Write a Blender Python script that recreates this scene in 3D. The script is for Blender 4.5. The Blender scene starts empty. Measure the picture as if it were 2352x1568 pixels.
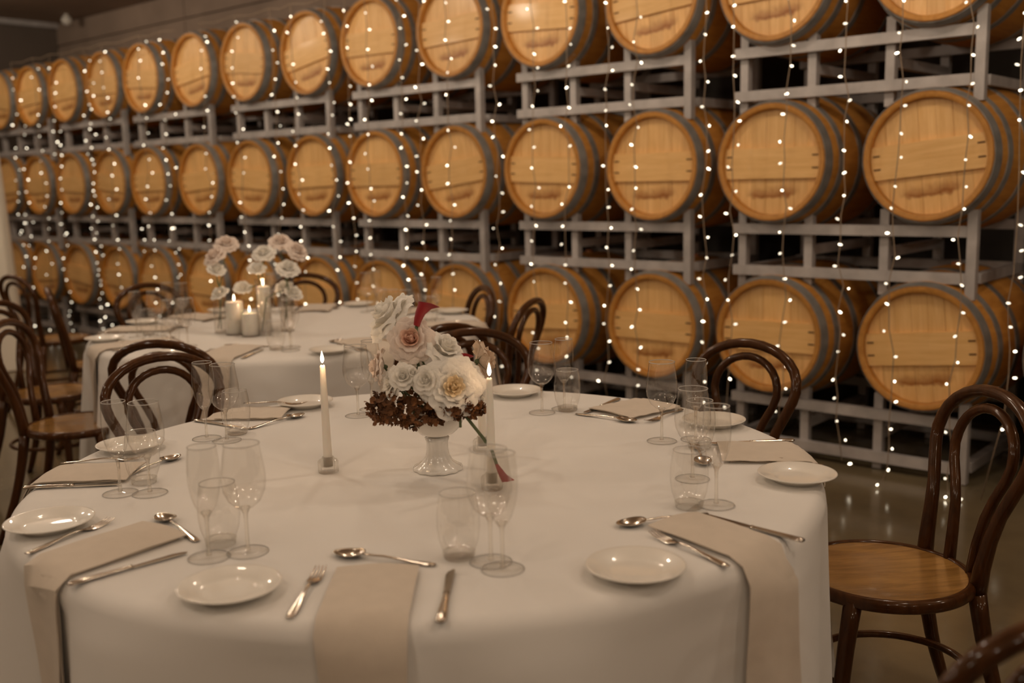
import bpy, math, random
from mathutils import Vector, Matrix
random.seed(7)
PI = math.pi
sin, cos, rad = math.sin, math.cos, math.radians
SC = bpy.context.scene
COL = SC.collection

# ------------------------------------------------------------------ camera
cam_data = bpy.data.cameras.new('camera')
cam = bpy.data.objects.new('camera', cam_data)
COL.objects.link(cam)
yaw, pitch, roll = 0.71877, 0.15504, -0.02237
cy_, sy_, cp_, sp_ = cos(yaw), sin(yaw), cos(pitch), sin(pitch)
fwd = Vector((-sy_*cp_, cy_*cp_, -sp_))
r0 = Vector((cy_, sy_, 0)); u0 = r0.cross(fwd)
rgt = r0*cos(roll) + u0*sin(roll); upv = u0*cos(roll) - r0*sin(roll)
m = Matrix((rgt, upv, -fwd)).transposed().to_4x4()
m.translation = Vector((0, 0, 1.41))
cam.matrix_world = m
cam_data.sensor_width = 36.0
cam_data.lens = 36.0*2357.85/2352.0
cam_data.clip_start = 0.05
cam_data.dof.use_dof = True
cam_data.dof.focus_distance = 2.55
cam_data.dof.aperture_fstop = 2.3
SC.camera = cam

# ------------------------------------------------------------------ view
SC.view_settings.view_transform = 'Standard'
SC.view_settings.look = 'None'
SC.view_settings.gamma = 1.0
SC.view_settings.use_curve_mapping = False
SC.view_settings.exposure = 0.0
SC.cycles.use_denoising = True
SC.cycles.use_adaptive_sampling = True
SC.cycles.adaptive_threshold = 0.02
SC.cycles.sample_clamp_indirect = 4.0
SC.cycles.max_bounces = 10
SC.cycles.transparent_max_bounces = 24
SC.cycles.caustics_reflective = False
SC.cycles.caustics_refractive = False

# ------------------------------------------------------------------ world and lamps
w = bpy.data.worlds.new('world'); SC.world = w
w.use_nodes = True
w.node_tree.nodes['Background'].inputs[0].default_value = (1.0, 0.58, 0.32, 1)
w.node_tree.nodes['Background'].inputs[1].default_value = 0.10

def lamp(name, loc, power, radius, color=(1.0, 0.83, 0.64)):
    d = bpy.data.lights.new(name, 'POINT'); d.energy = power; d.color = color
    d.shadow_soft_size = radius
    o = bpy.data.objects.new(name, d); COL.objects.link(o); o.location = loc
    return o
# festoon lamps strung above the hall in four lines along the barrel wall
for row, (y, e, n0) in enumerate(((3.3, 25.5, 7), (1.7, 17.0, 5), (-0.4, 19.0, 6), (-2.6, 23.0, 6))):
    for i in range(n0):
        lamp('festoon_lamp', (-10.2 + 0.4*row + i*13.6/(n0-1), y + 0.06*sin(i*2.1), 3.0 + 0.10*cos(i*1.7)), e, 0.07)

# ------------------------------------------------------------------ materials
MATS = {}
def newmat(name):
    mt = bpy.data.materials.new(name); mt.use_nodes = True
    nt = mt.node_tree
    b = nt.nodes['Principled BSDF']
    MATS[name] = mt
    return mt, nt, b
def N(nt, typ, **kw):
    n = nt.nodes.new(typ)
    for k, v in kw.items():
        if k in n.inputs.keys(): n.inputs[k].default_value = v
        else: setattr(n, k, v)
    return n
def simple(name, col, rough=0.5, metal=0.0, noise=0.0, nscale=20, bump=0.0, bscale=60, coat=0.0, spec=None, sheen=0.0, stretch=None, rand=0.0, sss=0.0, trans=0.0):
    mt, nt, b = newmat(name)
    b.inputs['Base Color'].default_value = (*col, 1); b.inputs['Roughness'].default_value = rough
    b.inputs['Metallic'].default_value = metal
    if coat: b.inputs['Coat Weight'].default_value = coat; b.inputs['Coat Roughness'].default_value = 0.12
    if spec is not None: b.inputs['Specular IOR Level'].default_value = spec
    if sheen: b.inputs['Sheen Weight'].default_value = sheen
    if sss:
        b.inputs['Subsurface Weight'].default_value = sss
        b.inputs['Subsurface Radius'].default_value = (0.02, 0.012, 0.008)
        b.inputs['Subsurface Scale'].default_value = 0.5
    if trans: b.inputs['Transmission Weight'].default_value = trans
    tc = N(nt, 'ShaderNodeTexCoord'); vec = tc.outputs['Object']
    if stretch:
        mp = N(nt, 'ShaderNodeMapping'); mp.inputs['Scale'].default_value = stretch
        nt.links.new(vec, mp.inputs[0]); vec = mp.outputs[0]
    if noise or rand:
        hsv = N(nt, 'ShaderNodeHueSaturation'); hsv.inputs['Color'].default_value = (*col, 1)
        fac = None
        if noise:
            nz = N(nt, 'ShaderNodeTexNoise', Scale=nscale, Detail=5.0); nt.links.new(vec, nz.inputs['Vector'])
            mr = N(nt, 'ShaderNodeMapRange'); mr.inputs['From Min'].default_value = 0.3; mr.inputs['From Max'].default_value = 0.7
            mr.inputs['To Min'].default_value = 1-noise; mr.inputs['To Max'].default_value = 1+noise
            nt.links.new(nz.outputs[0], mr.inputs[0]); fac = mr.outputs[0]
        if rand:
            oi = N(nt, 'ShaderNodeObjectInfo'); m2 = N(nt, 'ShaderNodeMapRange')
            m2.inputs['To Min'].default_value = 1-rand; m2.inputs['To Max'].default_value = 1+rand
            nt.links.new(oi.outputs['Random'], m2.inputs[0])
            if fac is not None:
                mm = N(nt, 'ShaderNodeMath', operation='MULTIPLY'); nt.links.new(fac, mm.inputs[0]); nt.links.new(m2.outputs[0], mm.inputs[1]); fac = mm.outputs[0]
            else: fac = m2.outputs[0]
        nt.links.new(fac, hsv.inputs['Value']); nt.links.new(hsv.outputs[0], b.inputs['Base Color'])
    if bump:
        nz = N(nt, 'ShaderNodeTexNoise', Scale=bscale, Detail=6.0); nt.links.new(vec, nz.inputs['Vector'])
        bp = N(nt, 'ShaderNodeBump', Strength=bump, Distance=0.01); nt.links.new(nz.outputs[0], bp.inputs['Height'])
        nt.links.new(bp.outputs[0], b.inputs['Normal'])
    return mt
def wood(name, c1, c2, rough, stretch, scale=6, coat=0.0, bump=0.1, rand=0.12):
    mt, nt, b = newmat(name)
    b.inputs['Roughness'].default_value = rough
    if coat: b.inputs['Coat Weight'].default_value = coat; b.inputs['Coat Roughness'].default_value = 0.1
    tc = N(nt, 'ShaderNodeTexCoord'); oi = N(nt, 'ShaderNodeObjectInfo')
    ad = N(nt, 'ShaderNodeVectorMath', operation='ADD'); nt.links.new(tc.outputs['Object'], ad.inputs[0])
    sc = N(nt, 'ShaderNodeVectorMath', operation='SCALE'); cmb = N(nt, 'ShaderNodeCombineXYZ')
    for k in range(3): nt.links.new(oi.outputs['Random'], cmb.inputs[k])
    nt.links.new(cmb.outputs[0], sc.inputs[0]); sc.inputs['Scale'].default_value = 37.0
    nt.links.new(sc.outputs[0], ad.inputs[1])
    mp = N(nt, 'ShaderNodeMapping'); mp.inputs['Scale'].default_value = stretch; nt.links.new(ad.outputs[0], mp.inputs[0])
    nz = N(nt, 'ShaderNodeTexNoise', Scale=scale, Detail=8.0, Roughness=0.65, Distortion=0.6); nt.links.new(mp.outputs[0], nz.inputs['Vector'])
    cr = N(nt, 'ShaderNodeValToRGB'); cr.color_ramp.elements[0].position = 0.32; cr.color_ramp.elements[1].position = 0.68
    cr.color_ramp.elements[0].color = (*c1, 1); cr.color_ramp.elements[1].color = (*c2, 1)
    nt.links.new(nz.outputs[0], cr.inputs[0])
    hsv = N(nt, 'ShaderNodeHueSaturation'); mr = N(nt, 'ShaderNodeMapRange')
    mr.inputs['To Min'].default_value = 1-rand; mr.inputs['To Max'].default_value = 1+rand
    nt.links.new(oi.outputs['Random'], mr.inputs[0]); nt.links.new(mr.outputs[0], hsv.inputs['Value'])
    nt.links.new(cr.outputs[0], hsv.inputs['Color']); nt.links.new(hsv.outputs[0], b.inputs['Base Color'])
    bp = N(nt, 'ShaderNodeBump', Strength=bump, Distance=0.004); nt.links.new(nz.outputs[0], bp.inputs['Height']); nt.links.new(bp.outputs[0], b.inputs['Normal'])
    return mt, nt, b, hsv

M_cloth = simple('table_linen', (0.80, 0.775, 0.74), 0.92, bump=0.12, bscale=7, noise=0.02, nscale=3, sheen=0.15)
M_napkin = simple('napkin_linen', (0.64, 0.555, 0.46), 0.95, bump=0.06, bscale=220, noise=0.03, nscale=30, sheen=0.2)
M_china = simple('white_china', (0.82, 0.78, 0.71), 0.38, coat=0.6)
M_china.node_tree.nodes['Principled BSDF'].inputs['Coat Roughness'].default_value = 0.04
M_milk = simple('milk_glass', (0.86, 0.83, 0.78), 0.18, coat=0.6)
M_steel = simple('polished_steel', (0.62, 0.56, 0.48), 0.16, metal=1.0)
M_rack = simple('galvanised_steel', (0.46, 0.43, 0.42), 0.55, metal=0.25, noise=0.18, nscale=9, bump=0.1, bscale=50, rand=0.06)
M_hoop = simple('hoop_steel', (0.24, 0.235, 0.225), 0.5, metal=0.3, noise=0.25, nscale=14, rand=0.15)
M_wax = simple('candle_wax', (0.86, 0.82, 0.74), 0.45, sss=0.3)
M_wick = simple('wick', (0.02, 0.015, 0.01), 0.9)
def petal(name, col, tr=0.20, nscale=40):
    mt, nt, b = newmat(name)
    nt.nodes.remove(b)
    tc = N(nt, 'ShaderNodeTexCoord'); nz = N(nt, 'ShaderNodeTexNoise', Scale=6.0, Detail=5.0); nt.links.new(tc.outputs['Object'], nz.inputs['Vector'])
    mp = N(nt, 'ShaderNodeMapRange'); mp.inputs['From Min'].default_value = 0.3; mp.inputs['From Max'].default_value = 0.7
    mp.inputs['To Min'].default_value = 0.95; mp.inputs['To Max'].default_value = 1.03; nt.links.new(nz.outputs[0], mp.inputs[0])
    hv = N(nt, 'ShaderNodeHueSaturation'); hv.inputs['Color'].default_value = (*col, 1); nt.links.new(mp.outputs[0], hv.inputs['Value'])
    df = N(nt, 'ShaderNodeBsdfDiffuse'); ts = N(nt, 'ShaderNodeBsdfTranslucent'); mx = N(nt, 'ShaderNodeMixShader'); mx.inputs[0].default_value = tr
    bp = N(nt, 'ShaderNodeBump', Strength=0.25, Distance=0.02); nt.links.new(nz.outputs[0], bp.inputs['Height'])
    for s_ in (df, ts): nt.links.new(hv.outputs[0], s_.inputs[0])
    nt.links.new(bp.outputs[0], df.inputs['Normal'])
    nt.links.new(df.outputs[0], mx.inputs[1]); nt.links.new(ts.outputs[0], mx.inputs[2]); nt.links.new(mx.outputs[0], nt.nodes['Material Output'].inputs[0])
    return mt
M_green = simple('stem_green', (0.10, 0.13, 0.06), 0.6, noise=0.2, nscale=40)
M_rwhite = petal('petal_white', (0.97, 0.94, 0.88))
M_rcream = petal('petal_cream', (0.95, 0.8, 0.56))
M_rblush = petal('petal_blush', (0.93, 0.82, 0.74))
M_rpink = petal('petal_pink', (0.88, 0.60, 0.47))
M_rtan = petal('petal_tan', (0.82, 0.67, 0.53))
M_hyd = simple('dried_floret', (0.15, 0.058, 0.016), 0.7, noise=0.4, nscale=45, rand=0.45, bump=0.3, bscale=120)
M_calla = simple('calla_red', (0.30, 0.014, 0.020), 0.45, noise=0.2, nscale=25)
M_cord = simple('light_cord', (0.30, 0.22, 0.15), 0.6)
M_drape = simple('drape_fabric', (0.80, 0.74, 0.64), 0.9, sheen=0.2, bump=0.05, bscale=20)
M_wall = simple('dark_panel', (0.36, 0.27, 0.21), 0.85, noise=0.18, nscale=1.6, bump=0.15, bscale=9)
M_end = simple('end_wall', (0.13, 0.10, 0.08), 0.85, noise=0.1, nscale=2)
M_ceil = simple('ceiling_board', (0.40, 0.30, 0.23), 0.85, noise=0.1, nscale=2)
M_bung = simple('bung', (0.45, 0.16, 0.06), 0.6)
M_chair, _, cb, _ = wood('walnut_bentwood', (0.028, 0.010, 0.003), (0.070, 0.027, 0.007), 0.42, (3, 3, 0.6), 14, coat=0.45, bump=0.03, rand=0.08)
cb.inputs['Coat Tint'].default_value = (1.0, 0.72, 0.48, 1); cb.inputs['Specular IOR Level'].default_value = 0.2; cb.inputs['Specular Tint'].default_value = (1.0, 0.7, 0.45, 1)
M_seat, _, _, _ = wood('seat_plywood', (0.20, 0.095, 0.022), (0.38, 0.20, 0.055), 0.27, (16, 2.2, 2), 2.2, coat=0.5, bump=0.02, rand=0.05)
M_stave, _, _, _ = wood('oak_stave', (0.40, 0.165, 0.025), (0.56, 0.26, 0.05), 0.6, (6, 0.5, 6), 5, bump=0.1, rand=0.12)
M_chime, _, _, _ = wood('oak_chime', (0.42, 0.18, 0.03), (0.58, 0.27, 0.055), 0.55, (6, 3, 6), 5, bump=0.1, rand=0.08)
M_bar, _, _, _ = wood('oak_bar', (0.76, 0.44, 0.15), (0.89, 0.56, 0.23), 0.5, (0.7, 3, 9), 5, coat=0.22, bump=0.1, rand=0.07)
# head boards: vertical grain with a ring of old drips in the lower part
M_head, nt, b, hs = wood('oak_head', (0.74, 0.42, 0.14), (0.90, 0.57, 0.24), 0.5, (9, 3, 0.7), 5, coat=0.22, bump=0.08, rand=0.08)
b.inputs['Coat Roughness'].default_value = 0.22
tc = N(nt, 'ShaderNodeTexCoord'); sx = N(nt, 'ShaderNodeSeparateXYZ'); nt.links.new(tc.outputs['Object'], sx.inputs[0])
nz = N(nt, 'ShaderNodeTexNoise', Scale=14.0, Detail=4.0); nt.links.new(tc.outputs['Object'], nz.inputs['Vector'])
mm = N(nt, 'ShaderNodeMath', operation='MULTIPLY_ADD'); mm.inputs[1].default_value = 0.11; nt.links.new(nz.outputs[0], mm.inputs[0]); nt.links.new(sx.outputs[2], mm.inputs[2])
rp = N(nt, 'ShaderNodeValToRGB')
e = rp.color_ramp.elements; e[0].position = 0.0; e[0].color = (0, 0, 0, 1); e[1].position = 1.0; e[1].color = (0, 0, 0, 1)
for p_, v_ in ((0.26, 0.0), (0.30, 1.0), (0.34, 0.6), (0.42, 0.0)):
    q_ = e.new(p_); q_.color = (v_, v_, v_, 1)
mr = N(nt, 'ShaderNodeMapRange'); mr.inputs['From Min'].default_value = -0.25; mr.inputs['From Max'].default_value = 0.25
nt.links.new(mm.outputs[0], mr.inputs[0]); nt.links.new(mr.outputs[0], rp.inputs[0])
ab = N(nt, 'ShaderNodeMath', operation='ABSOLUTE'); nt.links.new(sx.outputs[0], ab.inputs[0])
m3 = N(nt, 'ShaderNodeMapRange'); m3.inputs['From Min'].default_value = 0.09; m3.inputs['From Max'].default_value = 0.15; m3.inputs['To Min'].default_value = 1; m3.inputs['To Max'].default_value = 0
nt.links.new(ab.outputs[0], m3.inputs[0])
m4 = N(nt, 'ShaderNodeMath', operation='MULTIPLY'); nt.links.new(rp.outputs[0], m4.inputs[0]); nt.links.new(m3.outputs[0], m4.inputs[1])
mx = N(nt, 'ShaderNodeMix', data_type='RGBA'); nt.links.new(m4.outputs[0], mx.inputs[0]); nt.links.new(hs.outputs[0], mx.inputs[6]); mx.inputs[7].default_value = (0.33, 0.11, 0.015, 1)
nt.links.new(mx.outputs[2], b.inputs['Base Color'])
# polished concrete floor
M_floor, nt, b = newmat('polished_concrete')
tc = N(nt, 'ShaderNodeTexCoord')
n1 = N(nt, 'ShaderNodeTexNoise', Scale=1.3, Detail=8.0, Roughness=0.6); nt.links.new(tc.outputs['Object'], n1.inputs['Vector'])
n2 = N(nt, 'ShaderNodeTexNoise', Scale=22.0, Detail=6.0); nt.links.new(tc.outputs['Object'], n2.inputs['Vector'])
cr = N(nt, 'ShaderNodeValToRGB'); cr.color_ramp.elements[0].position = 0.3; cr.color_ramp.elements[1].position = 0.75
cr.color_ramp.elements[0].color = (0.11, 0.086, 0.050, 1); cr.color_ramp.elements[1].color = (0.22, 0.172, 0.10, 1)
nt.links.new(n1.outputs[0], cr.inputs[0]); nt.links.new(cr.outputs[0], b.inputs['Base Color'])
mr = N(nt, 'ShaderNodeMapRange'); mr.inputs['To Min'].default_value = 0.08; mr.inputs['To Max'].default_value = 0.22
nt.links.new(n2.outputs[0], mr.inputs[0]); nt.links.new(mr.outputs[0], b.inputs['Roughness'])
bp = N(nt, 'ShaderNodeBump', Strength=0.05, Distance=0.003); nt.links.new(n2.outputs[0], bp.inputs['Height']); nt.links.new(bp.outputs[0], b.inputs['Normal'])

def emit(name, col, strength):
    mt = bpy.data.materials.new(name); mt.use_nodes = True; nt = mt.node_tree
    nt.nodes.remove(nt.nodes['Principled BSDF'])
    e = N(nt, 'ShaderNodeEmission', Strength=strength); e.inputs[0].default_value = (*col, 1)
    nt.links.new(e.outputs[0], nt.nodes['Material Output'].inputs[0])
    return mt
M_bulbs = [emit('fairy_bulb_%d' % i, (1.0, 0.86, 0.64), s_) for i, s_ in enumerate((2.2, 4.5, 7.0))]
M_flame = emit('flame', (1.0, 0.80, 0.55), 7.0)
# glass: solid glass for stems, feet and bases; thin blown walls are see-through film with a fresnel gloss
M_glass = bpy.data.materials.new('solid_glass'); M_glass.use_nodes = True
nt = M_glass.node_tree; nt.nodes.remove(nt.nodes['Principled BSDF'])
g = N(nt, 'ShaderNodeBsdfGlass', Roughness=0.0, IOR=1.48); g.inputs['Color'].default_value = (0.98, 0.975, 0.96, 1)
tr = N(nt, 'ShaderNodeBsdfTransparent'); tr.inputs[0].default_value = (0.97, 0.96, 0.94, 1)
mxs = N(nt, 'ShaderNodeMixShader'); mxs.inputs[0].default_value = 0.32
nt.links.new(tr.outputs[0], mxs.inputs[1]); nt.links.new(g.outputs[0], mxs.inputs[2]); nt.links.new(mxs.outputs[0], nt.nodes['Material Output'].inputs[0])
M_rimglint = bpy.data.materials.new('rim_glass_glint'); M_rimglint.use_nodes = True
nt = M_rimglint.node_tree; nt.nodes.remove(nt.nodes['Principled BSDF'])
g = N(nt, 'ShaderNodeBsdfPrincipled', Roughness=0.08, IOR=1.5); g.inputs['Base Color'].default_value = (0.93, 0.91, 0.88, 1); g.inputs['Transmission Weight'].default_value = 0.55  # whitish body colour paints in the bright glint along glass edges
nt.links.new(g.outputs[0], nt.nodes['Material Output'].inputs[0])
def thin_glass(name, edge=0.6, tint=(0.99, 0.985, 0.975), ab=0.6, lo=0.10):
    mt = bpy.data.materials.new(name); mt.use_nodes = True
    nt = mt.node_tree; nt.nodes.remove(nt.nodes['Principled BSDF'])
    lw = N(nt, 'ShaderNodeLayerWeight', Blend=0.5)
    pw = N(nt, 'ShaderNodeMath', operation='POWER'); pw.inputs[1].default_value = 4.0; nt.links.new(lw.outputs['Facing'], pw.inputs[0])
    mr = N(nt, 'ShaderNodeMapRange'); mr.inputs['To Min'].default_value = lo; mr.inputs['To Max'].default_value = edge; nt.links.new(pw.outputs[0], mr.inputs[0])
    p2 = N(nt, 'ShaderNodeMath', operation='POWER'); p2.inputs[1].default_value = 6.0; nt.links.new(lw.outputs['Facing'], p2.inputs[0])
    mc = N(nt, 'ShaderNodeMix', data_type='RGBA'); mc.inputs[6].default_value = (*tint, 1); mc.inputs[7].default_value = (ab, ab*.97, ab*.93, 1)
    nt.links.new(p2.outputs[0], mc.inputs[0])
    tr = N(nt, 'ShaderNodeBsdfTransparent'); nt.links.new(mc.outputs[2], tr.inputs[0])
    gl = N(nt, 'ShaderNodeBsdfGlossy', Roughness=0.015); gl.inputs['Color'].default_value = (1, 1, 1, 1)
    mx = N(nt, 'ShaderNodeMixShader'); nt.links.new(mr.outputs[0], mx.inputs[0]); nt.links.new(tr.outputs[0], mx.inputs[1]); nt.links.new(gl.outputs[0], mx.inputs[2])
    nt.links.new(mx.outputs[0], nt.nodes['Material Output'].inputs[0])
    return mt
M_thin = thin_glass('blown_glass')
M_foot = thin_glass('glass_foot', 0.25, (0.998, 0.997, 0.995), 0.98, 0.02)

# ------------------------------------------------------------------ mesh helpers
class MB:
    def __init__(s): s.v = []; s.f = []; s.m = []
    def add(s, vs, fs, mi=0):
        o = len(s.v); s.v.extend(tuple(p) for p in vs)
        for f in fs: s.f.append(tuple(i+o for i in f)); s.m.append(mi)
        return s
    def box(s, x0, x1, y0, y1, z0, z1, mi=0):
        vs = [(x, y, z) for z in (z0, z1) for y in (y0, y1) for x in (x0, x1)]
        return s.add(vs, [(0, 2, 3, 1), (4, 5, 7, 6), (0, 1, 5, 4), (2, 6, 7, 3), (0, 4, 6, 2), (1, 3, 7, 5)], mi)
    def lathe(s, prof, seg=32, mi=0, mod=None, axis='z'):
        vs = []; fs = []; n = len(prof)
        for i in range(seg):
            a = 2*PI*i/seg
            for r, z in prof:
                rr = r*(mod(a, z) if mod else 1)
                p = (rr*cos(a), rr*sin(a), z)
                if axis == 'y': p = (rr*cos(a), z, rr*sin(a))
                vs.append(p)
        for i in range(seg):
            j = (i+1) % seg
            for k in range(n-1):
                if axis == 'z': fs.append((i*n+k, j*n+k, j*n+k+1, i*n+k+1))
                else: fs.append((i*n+k, i*n+k+1, j*n+k+1, j*n+k))
        return s.add(vs, fs, mi)
    def tube(s, pts, rad_, seg=10, cap=True, mi=0, closed=False, flat=None):
        # rad_: number or list; flat: ratio of vertical to horizontal radius
        P = [Vector(p) for p in pts]; n = len(P)
        R_ = rad_ if isinstance(rad_, (list, tuple)) else [rad_]*n
        T = []
        for i in range(n):
            if closed: t = P[(i+1) % n]-P[i-1]
            else: t = P[min(i+1, n-1)]-P[max(i-1, 0)]
            T.append(t.normalized())
        ref = Vector((0, 0, 1)) if abs(T[0].z) < 0.9 else Vector((1, 0, 0))
        nn = (ref - T[0]*ref.dot(T[0])).normalized(); vs = []
        for i in range(n):
            if i: nn = (nn - T[i]*nn.dot(T[i])).normalized()
            bb = T[i].cross(nn)
            for k in range(seg):
                a = 2*PI*k/seg
                fl = flat[i] if isinstance(flat, (list, tuple)) else (flat or 1)
                vs.append(P[i] + nn*(cos(a)*R_[i]*fl) + bb*(sin(a)*R_[i]))
        fs = []
        for i in range(n if closed else n-1):
            j = (i+1) % n
            for k in range(seg):
                l = (k+1) % seg
                fs.append((i*seg+k, i*seg+l, j*seg+l, j*seg+k))
        if cap and not closed:
            fs.append(tuple(range(seg-1, -1, -1))); fs.append(tuple((n-1)*seg+k for k in range(seg)))
        return s.add(vs, fs, mi)
    def prism(s, poly, y0, y1, mi=0):   # poly in xz, extruded along y (front y0)
        n = len(poly)
        vs = [(x, y0, z) for x, z in poly] + [(x, y1, z) for x, z in poly]
        fs = [tuple(range(n)), tuple(range(2*n-1, n-1, -1))] + [(i, i+n, (i+1) % n+n, (i+1) % n) for i in range(n)]
        return s.add(vs, fs, mi)
    def mesh(s, name, mats, smooth=True, sharp=None):
        me = bpy.data.meshes.new(name); me.from_pydata(s.v, [], s.f)
        for mt in (mats if isinstance(mats, (list, tuple)) else [mats]): me.materials.append(mt)
        if isinstance(mats, (list, tuple)) and len(mats) > 1: me.polygons.foreach_set('material_index', s.m)
        if smooth:
            me.polygons.foreach_set('use_smooth', [True]*len(me.polygons))
            if sharp is not None: me.set_sharp_from_angle(angle=rad(sharp))
        me.update()
        return me
def ob(name, me, parent=None, loc=None, rot=None):
    o = bpy.data.objects.new(name, me); COL.objects.link(o)
    if parent: o.parent = parent
    if loc is not None: o.location = loc
    if rot is not None: o.rotation_euler = rot
    return o
def tag(o, label, cat, group=None, kind=None):
    if label: o['label'] = label
    if cat: o['category'] = cat
    if group: o['group'] = group
    if kind: o['kind'] = kind
    return o
def thing(name, label, cat, loc=(0, 0, 0), rz=0.0, group=None, rot=None):
    o = bpy.data.objects.new(name, None); COL.objects.link(o)
    o.empty_display_size = 0.05
    o.location = loc; o.rotation_euler = rot if rot else (0, 0, rz)
    return tag(o, label, cat, group)
KIDS = {}
def assemble(spec, root):
    """spec: list of (name, mesh, [sub specs], loc, rot)"""
    for it in spec:
        o = ob(it[0], it[1], root, it[3] if len(it) > 3 else None, it[4] if len(it) > 4 else None)
        if len(it) > 2 and it[2]: assemble(it[2], o)
def struct(name, me, parent=None, loc=None):
    o = ob(name, me, parent, loc)
    if parent is None: o['kind'] = 'structure'
    return o
# ================================================================== ROOM
struct('floor', MB().box(-15, 7, -7, 6.1, -0.1, 0.0).mesh('floor', M_floor, False))
struct('ceiling', MB().box(-12.4, 7, -7, 6.1, 3.36, 3.46).mesh('ceiling', M_ceil, False))
wb = struct('wall_back', MB().box(-12.4, 7, 6.03, 6.1, 0, 3.36).mesh('wall_back', M_wall, False))
M_low_shade = simple('low_panel_shade', (0.05, 0.042, 0.036), 0.9, noise=0.2, nscale=2)  # shade behind the racks put into the colour of the lower panels
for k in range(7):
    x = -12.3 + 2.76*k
    ob('wall_panel', MB().box(x+0.006, x+2.748, 5.985, 6.03, 0, 2.54).mesh('wall_panel', M_low_shade, False), wb)
    ob('wall_panel', MB().box(x+0.006, x+2.748, 5.985, 6.03, 2.56, 3.085).mesh('wall_panel', M_wall, False), wb)
    ob('wall_panel', MB().box(x+0.006, x+2.748, 5.985, 6.03, 3.115, 3.355).mesh('wall_panel', M_wall, False), wb)
struct('wall_left', MB().box(-12.4, -12.3, -7, 6.0, 0, 3.36).mesh('wall_left', M_end, False))
struct('trim_1', MB().box(-12.3, -12.22, -7, 5.98, 3.30, 3.36).mesh('trim_1', M_rack, False))
fit = MB().lathe([(0.001, -0.06), (0.03, -0.052), (0.055, -0.025), (0.06, 0.0), (0.05, 0.03), (0.025, 0.045), (0.025, 0.06)], 20)
tag(ob('ceiling_globe', fit.mesh('ceiling_globe', M_china), None, (-11.55, 5.75, 3.30)), 'small pale globe fitting at the top corner of the back wall', 'lamp')

# ================================================================== BARRELS
BL = 0.93
def br(t):  # radius along the barrel, t in 0..1
    u = 2*t-1
    return 0.283 + 0.064*(1-abs(u)**2.2)
NST = 24
mb = MB()
rings = [i/14 for i in range(15)]
vs = []
seg = NST*3
for t in rings:
    for i in range(seg):
        a = 2*PI*i/seg
        r = br(t) - (0.0018 if i % 3 == 0 else 0)
        vs.append((r*cos(a), t*BL, r*sin(a)))
fs = [(i*seg+k, (i+1)*seg+k, (i+1)*seg+(k+1) % seg, i*seg+(k+1) % seg) for i in range(len(rings)-1) for k in range(seg)]
mb.add(vs, fs)
me_body = mb.mesh('staves', M_stave, True, 40)
mb = MB()
mb.lathe([(0.255, 0.040), (0.256, 0.004), (0.262, 0.0), (0.279, 0.0), (0.284, 0.006)], 72, axis='y')
me_chime = mb.mesh('chime', M_chime, True, 35)
me_chime2 = MB().lathe([(0.284, BL-0.006), (0.279, BL), (0.262, BL), (0.256, BL-0.004), (0.255, BL-0.04), (0.001, BL-0.04)], 48, axis='y').mesh('chime', M_chime, True, 35)
RH = 0.2535
def arc_board(x0, x1):
    top = [(x0+(x1-x0)*k/5) for k in range(6)]
    up = [(x, math.sqrt(max(RH*RH-x*x, 1e-6))) for x in top]
    return up[::-1] + [(x, -z) for x, z in up]
edges = [-RH*0.985, -0.183, -0.112, -0.036, 0.040, 0.114, 0.180, RH*0.985]
me_boards = []
for i in range(7):
    d = (0.036, 0.0378, 0.0365, 0.0372, 0.036, 0.0376, 0.0366)[i]
    p = arc_board(edges[i]+0.0007, edges[i+1]-0.0007)[::-1]
    me_boards.append(MB().prism(p, d, d+0.02).mesh('head_board', M_head, False))
def bar_poly(z0, z1):
    right = [(math.sqrt(RH*RH-z*z), z) for z in [z0+(z1-z0)*k/5 for k in range(6)]]
    return right + [(-x, z) for x, z in right[::-1]]
me_bar = MB().prism(bar_poly(-0.078, 0.072)[::-1], 0.021, 0.0355).mesh('crossbar', M_bar, False)
M_gap = simple('dark_gap', (0.10, 0.035, 0.008), 0.8)
me_pegs = []
for sx_ in (-1, 1):
    for z in (-0.030, 0.030):
        x0 = sx_*0.243; x1 = sx_*0.212
        me_pegs.append(MB().box(min(x0, x1), max(x0, x1), 0.0195, 0.022, z-0.0035, z+0.0035).mesh('peg_slot', M_gap, False))
def hoop(t0, t1):
    n = 4; pr = [(br(t0+(t1-t0)*k/n)+0.0035, (t0+(t1-t0)*k/n)*BL) for k in range(n+1)]
    pr = [(br(t0)-0.002, t0*BL)] + pr + [(br(t1)-0.002, t1*BL)]
    return MB().lathe(pr, 56, axis='y').mesh('hoop', M_hoop, True, 35)
HB = [(0.006, 0.058), (0.112, 0.150), (0.285, 0.330)]
me_hoops = [hoop(a, b) for a, b in HB] + [hoop(1-b, 1-a) for a, b in HB]
me_bung = MB().lathe([(0.001, 0.362), (0.020, 0.361), (0.024, 0.345), (0.024, 0.33)], 14).mesh('bung', M_bung)
BAYX = [-2.61, -4.05, -5.52, -6.96, -8.43, -9.80, -11.20]
BARX = [(-2.38, -1.63), (-3.82, -3.07), (-5.27, -4.53), (-6.69, -5.94), (-8.16, -7.39), (-9.55, -8.82), (-10.95, -10.25)]
BZ = [0.618, 1.474, 2.330]
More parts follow.
